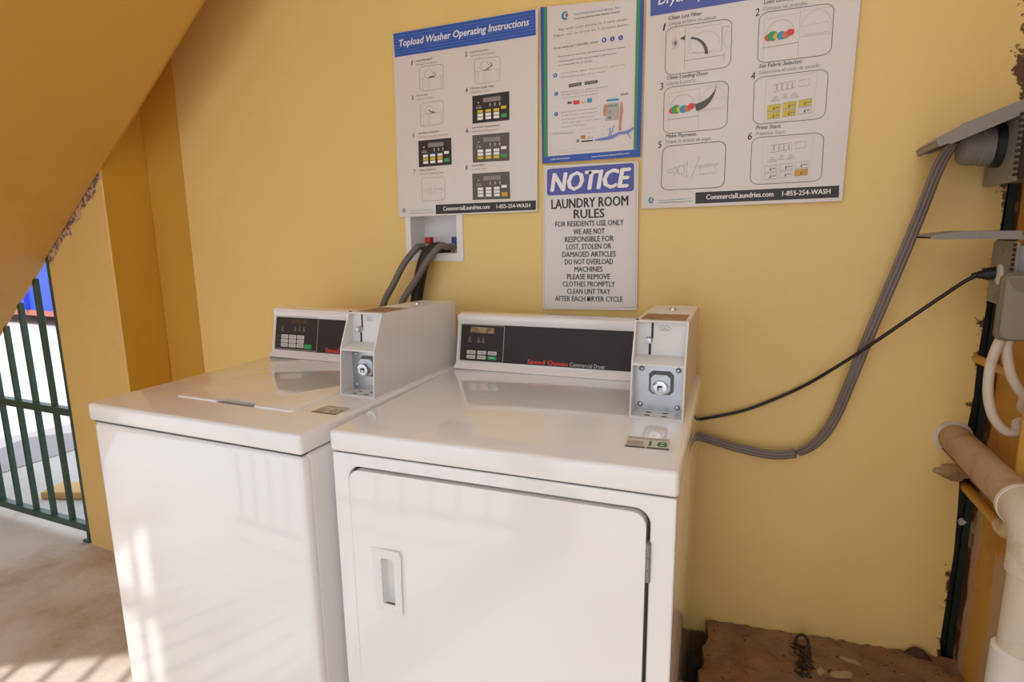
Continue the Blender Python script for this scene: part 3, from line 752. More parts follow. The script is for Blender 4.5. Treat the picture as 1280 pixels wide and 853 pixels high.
def pay_icon(P, q, m=I_LIGHT, w=0.0009):
    P.g += 1
    Q = quad(q); P.path('drawing', I_GREY, rr(Q, 0.13, 5, 1.0), 0.0010, True)
    L = lambda pts, cl=False: P.path('drawing', m, [Q(*p) for p in pts], w, cl)
    L([(0.10, 0.40), (0.10, 0.47), (0.20, 0.47), (0.20, 0.53), (0.27, 0.43), (0.20, 0.33), (0.20, 0.40)], True)
    L([(0.31+0.06*math.cos(t*PI/8), 0.44+0.10*math.sin(t*PI/8)) for t in range(16)], True)
    L([(0.38, 0.56), (0.41, 0.62), (0.41, 0.26), (0.35, 0.32)]); L([(0.36, 0.52), (0.38, 0.56)])
    L([(0.48, 0.24), (0.61, 0.72)]); L([(0.58, 0.50), (0.90, 0.53), (0.90, 0.49), (0.58, 0.46)], True)
    L([(0.63, 0.46), (0.60, 0.31), (0.88, 0.33), (0.84, 0.48)])
pay_icon(P, ((-0.7671,1.4003), (-0.6844,1.4033), (-0.6818,1.4723), (-0.7671,1.4725)))
def keypad(P, q, hi, m):
    P.g += 1
    """picture of a dark control panel; hi = which cells are yellow"""
    Q = quad(q); P.poly('panel_picture', m, q)
    R = lambda c, u0, v0, u1, v1: P.poly('panel_picture', c, rq(Q, u0, v0, u1, v1), 2)
    R(I_GREY, 0.30, 0.72, 0.76, 0.88); R(I_MID, 0.76, 0.76, 0.80, 0.86)
    P.disc('panel_picture', I_WHITE, *Q(0.17, 0.74), 0.0018, 2); R(I_GREY, 0.10, 0.52, 0.26, 0.58); R(I_GREY, 0.13, 0.60, 0.23, 0.63)
    for c_ in range(3):
        R(I_LIGHT, 0.47+0.13*c_, 0.55, 0.50+0.13*c_, 0.67)
        for r_ in range(3):
            R(I_YELLOW if hi == r_ else I_WHITE, 0.14+0.22*c_, 0.36-0.125*r_, 0.29+0.22*c_, 0.46-0.125*r_)
    R(I_WHITE if hi != 0 else I_YELLOW, 0.78, 0.42, 0.92, 0.52); R(I_GOLD if hi == 3 else I_GREEN, 0.78, 0.12 if hi != 3 else 0.1, 0.93, 0.25)
keypad(P, ((-0.5820,1.6218), (-0.4613,1.6227), (-0.4606,1.7020), (-0.5806,1.6998)), 0, I_BLACK)
keypad(P, ((-0.7749,1.5059), (-0.6566,1.5078), (-0.6560,1.5870), (-0.7734,1.5853)), 1, I_BLACK)
keypad(P, ((-0.5841,1.5092), (-0.4629,1.5090), (-0.4622,1.5889), (-0.5834,1.5883)), 2, I_MID)
keypad(P, ((-0.5870,1.3993), (-0.4615,1.3988), (-0.4633,1.4777), (-0.5870,1.4772)), 3, I_MID)
P.poly('footer', I_BLACK, [(-0.7192,1.3594), (-0.3801,1.3644), (-0.3800,1.3915), (-0.7185,1.3886)])
P.text('lettering', I_WHITE, 'CommercialLaundries.com', (-0.6916,1.3694), (-0.5295,1.3717), (-0.6911,1.3819), bold=0.025, layer=3)
P.text('lettering', I_WHITE, '1-855-254-WASH', (-0.5074,1.3720), (-0.3976,1.3726), (-0.5072,1.3831), bold=0.025, layer=3)
logo(P, (-0.8362,1.3740), 0.0075)
P.text('lettering', I_TEAL, 'Commercial Laundries, Inc.', (-0.8158,1.3706), (-0.7263,1.3731), h=0.0034)
P.text('lettering', I_BLACK, 'YOUR TRUSTED PARTNER FOR ALL LAUNDRY', (-0.8162,1.3630), (-0.7266,1.3647), h=0.0018, bold=0.03)
P.done()

# --- pay by phone poster
q = ((-0.3600,1.4943), (-0.0771,1.4978), (-0.0782,1.8931), (-0.3641,1.9118))
root, P = poster('payment_poster', 'pay by phone poster with blue and green border, above the laundry rules sign', 'poster', q, M_PAPER)
bl, br, tr, tl = q
il, ir, jr, jl = (-0.3422,1.5134), (-0.0963,1.5167), (-0.0974,1.8960), (-0.3441,1.9088)
g1, g2 = (-0.3530,1.5117), (-0.3532,1.9102)
h1, h2 = (-0.0887,1.5151), (-0.0878,1.8945)
P.poly('border', I_BLUE, [bl, br, ir, il]); P.poly('border', I_BLUE, [bl, il, jl, tl]); P.poly('border', I_BLUE, [br, tr, jr, ir])
P.poly('border', I_PGREEN, [g1, il, jl, g2], 2); P.poly('border', I_PGREEN, [h1, h2, jr, ir], 2)
logo(P, (-0.2913,1.8798), 0.0115)
P.text('lettering', I_TEAL, 'Commercial Laundries, Inc.', (-0.2664,1.8768), (-0.1378,1.8765), h=0.0055)
P.text('lettering', I_BLACK, 'YOUR TRUSTED PARTNER FOR ALL LAUNDRY', (-0.2657,1.8663), (-0.1390,1.8667), h=0.0028, bold=0.04)
P.text('lettering', I_GREY, 'Pay with your phone in 3 easy steps', (-0.3105,1.8438), (-0.1221,1.8450), h=0.0058)
P.text('lettering', I_GREY, 'Pague con su movil en 3 simples pasos', (-0.3249,1.8298), (-0.1177,1.8319), h=0.0052)
P.text('lettering', I_MID, "It's as easy as / Sencillo como", (-0.3261,1.7980), (-0.1978,1.7999), h=0.005, bold=0.02, shear=0.2)
for k, (c, s_) in enumerate((((-0.1820,1.8041), '1'), ((-0.1599,1.8040), '2'), ((-0.1374,1.8039), '3'))):
    P.g += 1; P.disc('step_dot', I_BLUE, c[0], c[1], 0.0062); P.text('lettering', I_WHITE, s_, (c[0]-0.0018, c[1]-0.0028), (c[0]+0.0018, c[1]-0.0024), h=0.0056, bold=0.02)
for a, b, s_ in (((-0.3118,1.7755), (-0.1247,1.7779), 'Download our free app and follow each step on screen'), ((-0.3118,1.7629), (-0.1480,1.7659), 'Descargue gratis nuestra app para pagar y siga los pasos'), ((-0.3109,1.7529), (-0.2130,1.7542), 'en la pantalla de su celular')):
    P.text('lettering', I_MID, s_, a, b, h=0.0034, bold=0.01)
for c, s_ in (((-0.3205,1.7294), '1'), ((-0.3174,1.6808), '2'), ((-0.3174,1.6272), '3')):
    P.g += 1; P.disc('step_dot', I_BLUE, c[0], c[1], 0.0055); P.text('lettering', I_WHITE, s_, (c[0]-0.0016, c[1]-0.0025), (c[0]+0.0016, c[1]-0.0022), h=0.005, bold=0.02)
TXT = ['Get the app for your phone', 'Descargue la app en su celular', 'Add money to your account', 'Agregue dinero a su cuenta', 'with a card / con su tarjeta', 'Start the machine by number', 'Escriba el numero de su lavadora', 'and press start / y presione start', 'when the light is blue then', 'enjoy your clean clothes']
for k, (a, b) in enumerate((((-0.3036,1.7316), (-0.1251,1.7350)), ((-0.3036,1.7211), (-0.1753,1.7230)), ((-0.3034,1.6822), (-0.1704,1.6843)), ((-0.3025,1.6748), (-0.1975,1.6775)), ((-0.3025,1.6666), (-0.1974,1.6690)), ((-0.3033,1.6282), (-0.1954,1.6317)), ((-0.3023,1.6191), (-0.1967,1.6219)), ((-0.3023,1.6088), (-0.2038,1.6117)), ((-0.3023,1.5997), (-0.1891,1.6024)), ((-0.3023,1.5894), (-0.2285,1.5915)))):
    P.text('lettering', I_GREY, TXT[k], a, b, h=0.0031)
for qq in (((-0.2806,1.6935), (-0.2438,1.6960), (-0.2444,1.7046), (-0.2812,1.7025)), ((-0.2349,1.6956), (-0.1978,1.6976), (-0.1985,1.7051), (-0.2356,1.7042))):
    P.g += 1; P.poly('badge', I_MID, qq); Q = quad(qq); P.poly('badge', I_GREY, rq(Q, 0.1, 0.35, 0.9, 0.65), 2)
P.g += 1; P.poly('badge', I_MID, [(-0.2843,1.6504), (-0.2722,1.6507), (-0.2723,1.6567), (-0.2843,1.6567)])
P.g += 1; P.poly('badge', I_RED, [(-0.2671,1.6475), (-0.2483,1.6480), (-0.2493,1.6581), (-0.2678,1.6579)]); P.g += 1; P.poly('badge', I_ORANGE, [(-0.2451,1.6504), (-0.2395,1.6504), (-0.2395,1.6542), (-0.2451,1.6542)])
P.g += 1; P.path('badge', I_MID, [(-0.2374,1.6475), (-0.2345,1.6540), (-0.2315,1.6475)], 0.001)
P.g += 1; P.poly('badge', I_TEAL, [(-0.2271,1.6488), (-0.2136,1.6491), (-0.2141,1.6602), (-0.2278,1.6601)])
# phone held in a hand over a splash of water
P.poly('illustration', I_TEAL, [(-0.1726,1.6470), (-0.1385,1.6470), (-0.1392,1.6523), (-0.1733,1.6523)]); P.poly('illustration', I_PGREEN, [(-0.1695,1.6329), (-0.1425,1.6336), (-0.1425,1.6363), (-0.1695,1.6355)])
P.poly('illustration', I_LIGHT, [(-0.1755,1.5965), (-0.1389,1.5975), (-0.1365,1.6423), (-0.1716,1.6421)], 0)
P.poly('illustration', I_SKIN, [(-0.1806,1.6108), (-0.1757,1.6086), (-0.1707,1.6228), (-0.1710,1.6389), (-0.1791,1.6409), (-0.1817,1.6265)], 2)
P.poly('illustration', I_SKIN, [(-0.1383,1.5694), (-0.1304,1.5688), (-0.1314,1.5876), (-0.1264,1.6190), (-0.1292,1.6425), (-0.1337,1.6421), (-0.1360,1.6198), (-0.1374,1.5934)], 2)
P.poly('illustration', I_GREY, [(-0.1669,1.6006), (-0.1595,1.6011), (-0.1596,1.6080), (-0.1670,1.6076)], 2); P.poly('illustration', I_GREY, [(-0.1666,1.6177), (-0.1604,1.6180), (-0.1604,1.6225), (-0.1667,1.6220)], 2)
P.text('lettering', I_BLACK, 'Gracias', (-0.1346,1.6587), (-0.1137,1.6604), h=0.005, bold=0.02, shear=0.3)
W_ = [(-0.2059,1.5505), (-0.1840,1.5538), (-0.1610,1.5563), (-0.1383,1.5654), (-0.1157,1.5677), (-0.0975,1.5757)]
W2 = [(-0.2044,1.5471), (-0.1810,1.5460), (-0.1551,1.5486), (-0.1353,1.5585), (-0.1127,1.5595), (-0.0976,1.5685)]
for k in range(5): P.poly('illustration', I_WASH, [W2[k], W2[k+1], W_[k+1], W_[k]], 3)
P.path('illustration', I_WASH, [(-0.1652,1.5552), (-0.1612,1.5684), (-0.1628,1.5780)], 0.003, False, 3); P.path('illustration', I_WASH, [(-0.1609,1.5549), (-0.1549,1.5707), (-0.1529,1.5839)], 0.002, False, 3)
P.path('illustration', I_WASH, [(-0.1156,1.5624), (-0.1084,1.5539), (-0.1034,1.5450)], 0.002, False, 3)
for c in ((-0.1842,1.5634), (-0.1699,1.5745), (-0.1485,1.5796), (-0.1787,1.5832)): P.disc('illustration', I_WASH, c[0], c[1], 0.0012, 3)
P.path('card_outline', I_LIGHT, [(-0.3331,1.5262), (-0.2584,1.5302), (-0.2594,1.5785), (-0.3340,1.5773)], 0.0008, True)
P.path('card_outline', I_GREY, [(-0.3300,1.5739), (-0.2657,1.5734)], 0.0016)
P.poly('illustration', I_ORANGE, [(-0.2445,1.5540), (-0.2311,1.5544), (-0.2318,1.5641), (-0.2452,1.5636)]); P.text('lettering', I_PGREEN, '21', (-0.2257,1.5540), (-0.2110,1.5546), h=0.0055)
P.poly('illustration', I_BLACK, [(-0.2429,1.5456), (-0.2097,1.5469), (-0.2097,1.5502), (-0.2430,1.5492)]); P.poly('illustration', I_GREY, [(-0.2574,1.5457), (-0.2489,1.5462), (-0.2490,1.5543), (-0.2574,1.5540)])
P.path('illustration', I_LIGHT, [(-0.2461,1.5692), (-0.2062,1.5704), (-0.2049,1.5812), (-0.2492,1.5804)], 0.0007, True)
P.text('lettering', I_GREY, 'For service call us or visit our site / Para servicio llame o visite', (-0.3300,1.5200), (-0.1719,1.5225), h=0.0022)
P.text('lettering', I_WHITE, '1-855-254-WASH', (-0.3347,1.5021), (-0.2774,1.5034), h=0.004, bold=0.03, layer=3)
P.text('lettering', I_WHITE, 'www.CommercialLaundries.com', (-0.2133,1.5030), (-0.1073,1.5066), h=0.004, bold=0.03, layer=3)
P.done()

# --- laundry rules sign
q = ((-0.3588,1.0710), (-0.0753,1.0787), (-0.0819,1.4862), (-0.3554,1.4877))
root, P = poster('notice_sign', 'white NOTICE sign with purple header listing the laundry room rules', 'sign', q, M_SIGN)
qi = ((-0.3535,1.0784), (-0.0802,1.0863), (-0.0873,1.4807), (-0.3520,1.4824))
P.path('border', I_GREY, list(qi), 0.0008, True)
hq = ((-0.3454,1.4036), (-0.0919,1.4076), (-0.0938,1.4820), (-0.3453,1.4785))
P.poly('header', I_NAVY, rr(quad(hq), 0.035, 6, 2.6))
P.text('header_lettering', I_WHITE, 'NOTICE', (-0.3352,1.4151), (-0.1002,1.4196), (-0.3330,1.4647), bold=0.05, shear=0.2, layer=3)
for s_, a, b, t_ in (('LAUNDRY ROOM', (-0.3319,1.3658), (-0.1066,1.3699), (-0.3319,1.3917)), ('RULES', (-0.2639,1.3374), (-0.1732,1.3386), (-0.2641,1.3615)),
    ('FOR RESIDENTS USE ONLY', (-0.3195,1.3144), (-0.1182,1.3165), (-0.3195,1.3291)), ('WE ARE NOT', (-0.2647,1.2918), (-0.1719,1.2930), (-0.2648,1.3069)),
    ('RESPONSIBLE FOR', (-0.2901,1.2700), (-0.1458,1.2725), (-0.2902,1.2853)), ('LOST, STOLEN OR', (-0.2856,1.2490), (-0.1522,1.2516), (-0.2856,1.2637)),
    ('DAMAGED ARTICLES', (-0.2978,1.2272), (-0.1392,1.2296), (-0.2979,1.2421)), ('DO NOT OVERLOAD', (-0.2899,1.2055), (-0.1466,1.2085), (-0.2899,1.2204)),
    ('MACHINES', (-0.2606,1.1846), (-0.1765,1.1864), (-0.2607,1.1994)), ('PLEASE REMOVE', (-0.2829,1.1623), (-0.1538,1.1654), (-0.2830,1.1773)),
    ('CLOTHES PROMPTLY', (-0.2964,1.1410), (-0.1396,1.1438), (-0.2965,1.1556)), ('CLEAN LINT TRAY', (-0.2827,1.1197), (-0.1530,1.1225), (-0.2828,1.1343)),
    ('AFTER EACH DRYER CYCLE', (-0.3204,1.0973), (-0.1166,1.1017), (-0.3204,1.1121))):
    P.text('lettering', I_BLACK, s_, a, b, t_, bold=0.03 if s_ in ('LAUNDRY ROOM', 'RULES') else 0.022)
P.text('lettering', I_GREY, 'NS-0821', (-0.1141,1.0860), (-0.0817,1.0868), h=0.0025)
P.done()
ox, oz = root.location.x, root.location.z
for c in ((-0.2166,1.4621), (-0.2173,1.1062)):
    bm = BM(); lathe(bm, (c[0]-ox, -0.001, c[1]-oz), (0, -1, 0), [(0.0045, 0), (0.0042, 0.0015), (0.001, 0.0022)], 14)
    new('screw', bm, M_DARK, root)

# --- dryer instructions (its banner runs out of the top of the picture)
A_, B2_ = (-0.0706,1.3595), (0.4124,1.3656)
C2_ = (0.4127,1.8129); D2_ = (-0.0660,1.8851)
up = 0.533
q = (A_, B2_, (B2_[0]+0.004, B2_[1]+up), (A_[0]-0.001, A_[1]+up+0.004))
root, P = poster('instruction_poster', 'white dryer instruction poster with purple banner and six large steps, right of the payment poster', 'poster', q, M_PAPER)
b0, b1 = (-0.0605,1.8457), (0.1613,1.8486)
sl = (b1[1]-b0[1])/(b1[0]-b0[0])
bl = b0; br = (q[1][0]-0.006, b0[1]+(q[1][0]-0.006-b0[0])*sl); tl = (b0[0]-0.001, q[3][1]-0.006); tr = (br[0]+0.002, q[2][1]-0.006)
P.poly('banner', I_NAVY, [bl, br, tr, tl]); Q = quad((bl, br, tr, tl))
for k in range(8): P.poly('banner', I_STRIPE, rq(Q, 0, 0.07+0.115*k, 1, 0.09+0.115*k), 2)
ta, tb = (-0.0420,1.8694), (0.0178,1.8696)
P.text('title', I_WHITE, 'Dryer Operating Instructions', ta, (ta[0]+(tb[0]-ta[0])*5.6, ta[1]+(tb[1]-ta[1])*5.6), h=0.021, bold=0.025, shear=0.2, layer=4)
steps(P, [
 ('1', (-0.0285,1.8058), 'Clean Lint Filter.', (-0.0140,1.8299), (0.0688,1.8305), 'Limpie el filtro de pelusa.', (-0.0135,1.8163), (0.1030,1.8172)),
 ('3', (-0.0306,1.6623), 'Close Loading Door.', (-0.0136,1.6861), (0.0899,1.6877), 'Cierre la puerta.', (-0.0131,1.6711), (0.0607,1.6745)),
 ('2', (0.1926,1.8093), 'Load Laundry.', (0.2098,1.8340), (0.2789,1.8344), 'Coloque las prendas.', (0.2093,1.8197), (0.3064,1.8189)),
 ('4', (0.1915,1.6646), 'Set Fabric Selector.', (0.2079,1.6896), (0.3055,1.6907), 'Seleccione el ciclo de secado.', (0.2082,1.6749), (0.3439,1.6777)),
 ('5', (-0.0303,1.5166), 'Make Payment.', (-0.0119,1.5412), (0.0673,1.5417), 'Toque la tarjeta de pago.', (-0.0123,1.5270), (0.1043,1.5287)),
 ('6', (0.1919,1.5219), 'Press Start.', (0.2093,1.5458), (0.2668,1.5456), 'Presione Start.', (0.2093,1.5316), (0.2771,1.5316)),
], 0.0088, 0.0085, 0.0165)
def icon_frame(P, q): 
    P.g += 1
    Q = quad(q); P.path('drawing', I_MID, rr(Q, 0.13, 6, 1.15), 0.0014, True); return Q
def lines(P, Q, pts, m=I_GREY, w=0.0008, cl=False): P.path('drawing', m, [Q(*p) for p in pts], w, cl)
def arc(cx, cy, rx, ry, a0, a1, n=14): return [(cx+rx*math.cos(math.radians(a0+(a1-a0)*k/n)), cy+ry*math.sin(math.radians(a0+(a1-a0)*k/n))) for k in range(n+1)]
Q = icon_frame(P, ((-0.0186,1.6965), (0.1415,1.7004), (0.1400,1.8126), (-0.0195,1.8113)))
lines(P, Q, [(0.30, 0.08), (0.30, 0.97)]); lines(P, Q, [(0.30, 0.26), (0.90, 0.27)], I_GREY, 0.0012); lines(P, Q, [(0.90, 0.1), (0.90, 0.32)])
lines(P, Q, [(0.33, 0.92), (0.84, 0.92)], I_LIGHT); lines(P, Q, [(0.36, 0.86), (0.36, 0.40), (0.86, 0.36)], I_LIGHT)
lines(P, Q, arc(0.60, 0.56, 0.22, 0.26, 200, -20), I_LIGHT); lines(P, Q, arc(0.60, 0.46, 0.19, 0.08, 200, 340), I_LIGHT)
lines(P, Q, [(0.86, 0.36), (0.86, 0.86), (0.96, 0.84)], I_GREY, 0.0014); lines(P, Q, arc(0.98, 0.58, 0.09, 0.2, 110, 250), I_LIGHT)
ar = arc(0.36, 0.34, 0.30, 0.40, 0, 84, 12); ar2 = arc(0.36, 0.34, 0.25, 0.36, 0, 84, 12)
for k in range(12): P.poly('drawing', I_MID, [Q(*ar[k]), Q(*ar[k+1]), Q(*ar2[k+1]), Q(*ar2[k])], 2)
P.poly('drawing', I_MID, [Q(0.22, 0.74), Q(0.30, 0.795), Q(0.30, 0.69)], 2)
for k in range(46):
    t_ = random.random()*6.28; r_ = random.random(); P.disc('drawing', I_LIGHT, *Q(0.14+0.06*r_*math.cos(t_)+0.02*random.random(), 0.66+0.13*r_*math.sin(t_)), 0.0013, 2, None, 6)
def dryer_drawing(P, Q, sheet):
    lines(P, Q, [(0.08, 0.05), (0.08, 0.86), (0.55, 0.90)], I_LIGHT); lines(P, Q, [(0.06, 0.30), (0.56, 0.32)], I_GREY, 0.0011); lines(P, Q, [(0.56, 0.05), (0.56, 0.93), (0.99, 0.93)], I_LIGHT)
    lines(P, Q, arc(0.30, 0.55, 0.19, 0.26, 190, -10), I_GREY); lines(P, Q, arc(0.78, 0.60, 0.20, 0.30, 180, 0), I_LIGHT); lines(P, Q, [(0.56, 0.42), (0.97, 0.42), (0.97, 0.6)], I_LIGHT)
    lines(P, Q, [(0.60, 0.62), (0.94, 0.66), (0.94, 0.46), (0.62, 0.45)], I_LIGHT, 0.0008, True)
    cols = [I_RED, I_GREEN, I_YELLOW, I_TEAL, I_ORANGE, I_RED]
    for k, (x_, y_, r_) in enumerate(((0.14, 0.49, 0.05), (0.20, 0.51, 0.07), (0.26, 0.50, 0.05), (0.32, 0.50, 0.06), (0.38, 0.50, 0.05), (0.44, 0.54, 0.05))):
        P.poly('drawing', cols[k], [Q(x_+r_*math.cos(t*PI/6)*1.1, y_+r_*1.4*math.sin(t*PI/6)) for t in range(12)], 2 + k*0.2)
Q = icon_frame(P, ((0.2033,1.7008), (0.3635,1.7028), (0.3625,1.8147), (0.2022,1.8153))); dryer_drawing(P, Q, 2)
Q = icon_frame(P, ((-0.0186,1.5514), (0.1404,1.5543), (0.1391,1.6692), (-0.0192,1.6666))); dryer_drawing(P, Q, 3)
sw = arc(0.52, 0.98, 0.30, 0.55, 270, 358, 12); sw2 = arc(0.46, 0.98, 0.36, 0.40, 275, 358, 12)
for k in range(12): P.poly('drawing', I_MID, [Q(*sw[k]), Q(*sw[k+1]), Q(*sw2[k+1]), Q(*sw2[k])], 4)
def dry_panel(P, q, yel):
    Q = icon_frame(P, q); lines(P, Q, [(0.16, 0.02), (0.17, 0.93), (0.86, 0.96), (0.84, 0.06)], I_LIGHT, 0.0007, True)
    lines(P, Q, [(0.28, 0.66), (0.57, 0.70), (0.57, 0.84), (0.28, 0.81)], I_GREY, 0.0009, True); lines(P, Q, [(0.62, 0.70), (0.76, 0.72), (0.76, 0.85), (0.62, 0.83)], I_GREY, 0.0009, True)
    for k in range(4): lines(P, Q, [(0.32+0.07*k, 0.69), (0.32+0.07*k, 0.81)], I_LIGHT, 0.003)
    for k in range(3):
        for j in range(3): lines(P, Q, [(0.28+0.13*k-0.02*j*(1 if k != 1 else 0.5), 0.58-0.04*j+0.03*(k == 0)*-1), (0.33+0.13*k+0.02*j*(1 if k != 1 else .5), 0.585-0.04*j-0.03*(k == 0))], I_GREY, 0.0012)
    for r_ in range(2):
        for c_ in range(3):
            u0, v0 = 0.20+0.215*c_, 0.25-0.16*r_+0.02*c_; pts = [Q(u0, v0), Q(u0+0.18, v0+0.012), Q(u0+0.18, v0+0.142), Q(u0, v0+0.13)]
            if (r_, c_) in yel: P.poly('drawing', I_YELLOW if len(yel) > 1 else I_GOLD, pts, 2)
            P.path('drawing', I_GREY, pts, 0.0008, True, 3); P.poly('drawing', I_MID, [Q(u0+0.075, v0+0.03), Q(u0+0.10, v0+0.03), Q(u0+0.09, v0+0.11)], 4)
            P.path('drawing', I_GREY, [Q(u0+0.11, v0+0.07), Q(u0+0.165, v0+0.075)], 0.0022, False, 4)
dry_panel(P, ((0.2017,1.5576), (0.3618,1.5599), (0.3612,1.6719), (0.1989,1.6675)), {(0, 0), (0, 1), (0, 2), (1, 0), (1, 1)})
dry_panel(P, ((0.2030,1.4120), (0.3643,1.4145), (0.3627,1.5278), (0.2015,1.5262)), {(1, 2)})
pq = ((-0.0193,1.4065), (0.1409,1.4084), (0.1402,1.5237), (-0.0185,1.5194))
pay_icon(P, pq, I_GREY, 0.0009); P.path('drawing', I_MID, rr(quad(pq), 0.13, 6, 1.15), 0.0014, True)
P.poly('footer', I_BLACK, [(0.0711,1.3689), (0.4054,1.3741), (0.4040,1.4021), (0.0704,1.3978)])
P.text('lettering', I_WHITE, 'CommercialLaundries.com', (0.0981,1.3789), (0.2596,1.3815), (0.0975,1.3914), bold=0.025, layer=3)
P.text('lettering', I_WHITE, '1-855-254-WASH', (0.2796,1.3817), (0.3866,1.3838), (0.2789,1.3932), bold=0.025, layer=3)
logo(P, (-0.0438,1.3816), 0.0088)
P.text('lettering', I_TEAL, 'Commercial Laundries, Inc.', (-0.0240,1.3782), (0.0644,1.3818), h=0.0036)
P.text('lettering', I_BLACK, 'YOUR TRUSTED PARTNER FOR ALL LAUNDRY', (-0.0238,1.3726), (0.0647,1.3746), h=0.0022, bold=0.03)
P.done()

# ------------------------------------------------------------------ hose box in the wall, hoses
root = thing('washer_hose_box', 'white recessed washer hook-up box under the washer instruction poster', 'outlet box', (-0.7335, 0.0, 1.22))
oo = Vector((-0.7335, 0.0, 1.22))
def newr(name, bm, m, parent, smooth=True):
    """mesh given in world coordinates, stored relative to the thing's base"""
    bmesh.ops.translate(bm, verts=bm.verts[:], vec=-oo); return new(name, bm, m, parent, smooth)
HB = (-0.818, -0.649, 1.237, 1.368)
bm = BM(); holed(bm, rrect(-0.8365, -0.627, 1.2125, 1.385, 0.004, 3), [[(HB[0], HB[2]), (HB[1], HB[2]), (HB[1], HB[3]), (HB[0], HB[3])]], XZ, 0.0005, 0.005)
newr('frame', bm, M_PVC if False else M_WHITE2, root, False)
bm = BM(); t = bmesh.new()
fr = [t.verts.new((a, 0.0, b)) for a, b in ((HB[0], HB[2]), (HB[1], HB[2]), (HB[1], HB[3]), (HB[0], HB[3]))]
bk = [t.verts.new((a, 0.075, b)) for a, b in ((HB[0]+0.004, HB[2]+0.002), (HB[1]-0.004, HB[2]+0.002), (HB[1]-0.004, HB[3]-0.004), (HB[0]+0.004, HB[3]-0.004))]
fo = [t.verts.new((v.co.x*1.0 + (0.003 if v.co.x > -0.73 else -0.003), 0.0, v.co.z + (0.003 if v.co.z > 1.3 else -0.003))) for v in fr]
bo = [t.verts.new((v.co.x, 0.078, v.co.z)) for v in fo]
for i in range(4):
    j = (i+1) % 4
    t.faces.new((fr[i], fr[j], bk[j], bk[i])); t.faces.new((fo[j], fo[i], bo[i], bo[j])); t.faces.new((fr[j], fr[i], fo[i], fo[j]))
t.faces.new(bk); t.faces.new(bo[::-1]); merge(bm, t)
newr('recess', bm, M_WHITE2, root, False)
for vx, m_, nm in ((-0.772, M_RED, 'red'), (-0.672, M_BLUE, 'blue')):
    bm = BM(); lathe(bm, (vx, 0.035, 1.238), (0, 0, 1), [(0.011, 0), (0.011, 0.018), (0.008, 0.02), (0.008, 0.036)], 16)
    cyl(bm, (vx, 0.035, 1.257), (vx, 0.012, 1.257), 0.009, 16)
    vv = newr('valve', bm, M_BRASS, root); vv['label'] = 'brass valve with %s handle' % nm
    bm = BM(); box(bm, vx-0.011, vx+0.011, 0.022, 0.044, 1.268, 1.288, 0.002); box(bm, vx-0.007, vx+0.007, 0.019, 0.03, 1.257, 1.272, 0.002)
    newr('handle', bm, m_, vv)
    bm = BM(); lathe(bm, (vx, 0.014, 1.257), (0, -1, 0), [(0.0125, 0), (0.0125, 0.011), (0.010, 0.014)], 8)
    newr('coupling', bm, M_STEEL, vv)
bm = BM(); lathe(bm, (-0.722, 0.035, 1.237), (0, 0, 1), [(0.024, 0), (0.024, 0.006), (0.020, 0.008)], 20)
newr('drain_collar', bm, M_GAP, root)
def hose(name, pts, r, m, label, cat, group=None, n=10):
    P_ = [Vector(p) for p in pts]; bm = BM(); o = P_[-1]
    sweep(bm, smooth_path([p-o for p in P_], n), r, 16)
    ob = new(name, bm, m); ob.location = o; return tag(ob, label, cat, group)
hose('fill_hose', [(-0.772, -0.001, 1.257), (-0.779, -0.018, 1.258), (-0.7811,-0.0350,1.2523), (-0.8158,-0.0550,1.2047), (-0.8488,-0.0700,1.1411), (-0.8863,-0.0750,1.0781), (-0.91, -0.07, 1.0), (-0.92, -0.06, 0.80)], 0.0105, M_HOSE, 'grey water hose from the red valve down behind the washer', 'hose', 'grey fill hoses')
hose('fill_hose', [(-0.672, -0.001, 1.257), (-0.68, -0.020, 1.258), (-0.6868,-0.0450,1.2600), (-0.7169,-0.0700,1.2189), (-0.7542,-0.0800,1.1592), (-0.8084,-0.0850,1.0846), (-0.835, -0.075, 1.0), (-0.85, -0.06, 0.80)], 0.0105, M_HOSE, 'grey water hose from the blue valve down behind the washer', 'hose', 'grey fill hoses')
hose('drain_hose', [(-0.716, 0.040, 1.238), (-0.717, 0.034, 1.247), (-0.726, 0.008, 1.253), (-0.742, -0.024, 1.240), (-0.756, -0.036, 1.205), (-0.770, -0.040, 1.15), (-0.783, -0.042, 1.08), (-0.79, -0.042, 0.95), (-0.80, -0.04, 0.8)], 0.0195, M_RUBBER, 'thick black drain hose hooked into the hose box between the two grey hoses', 'hose')

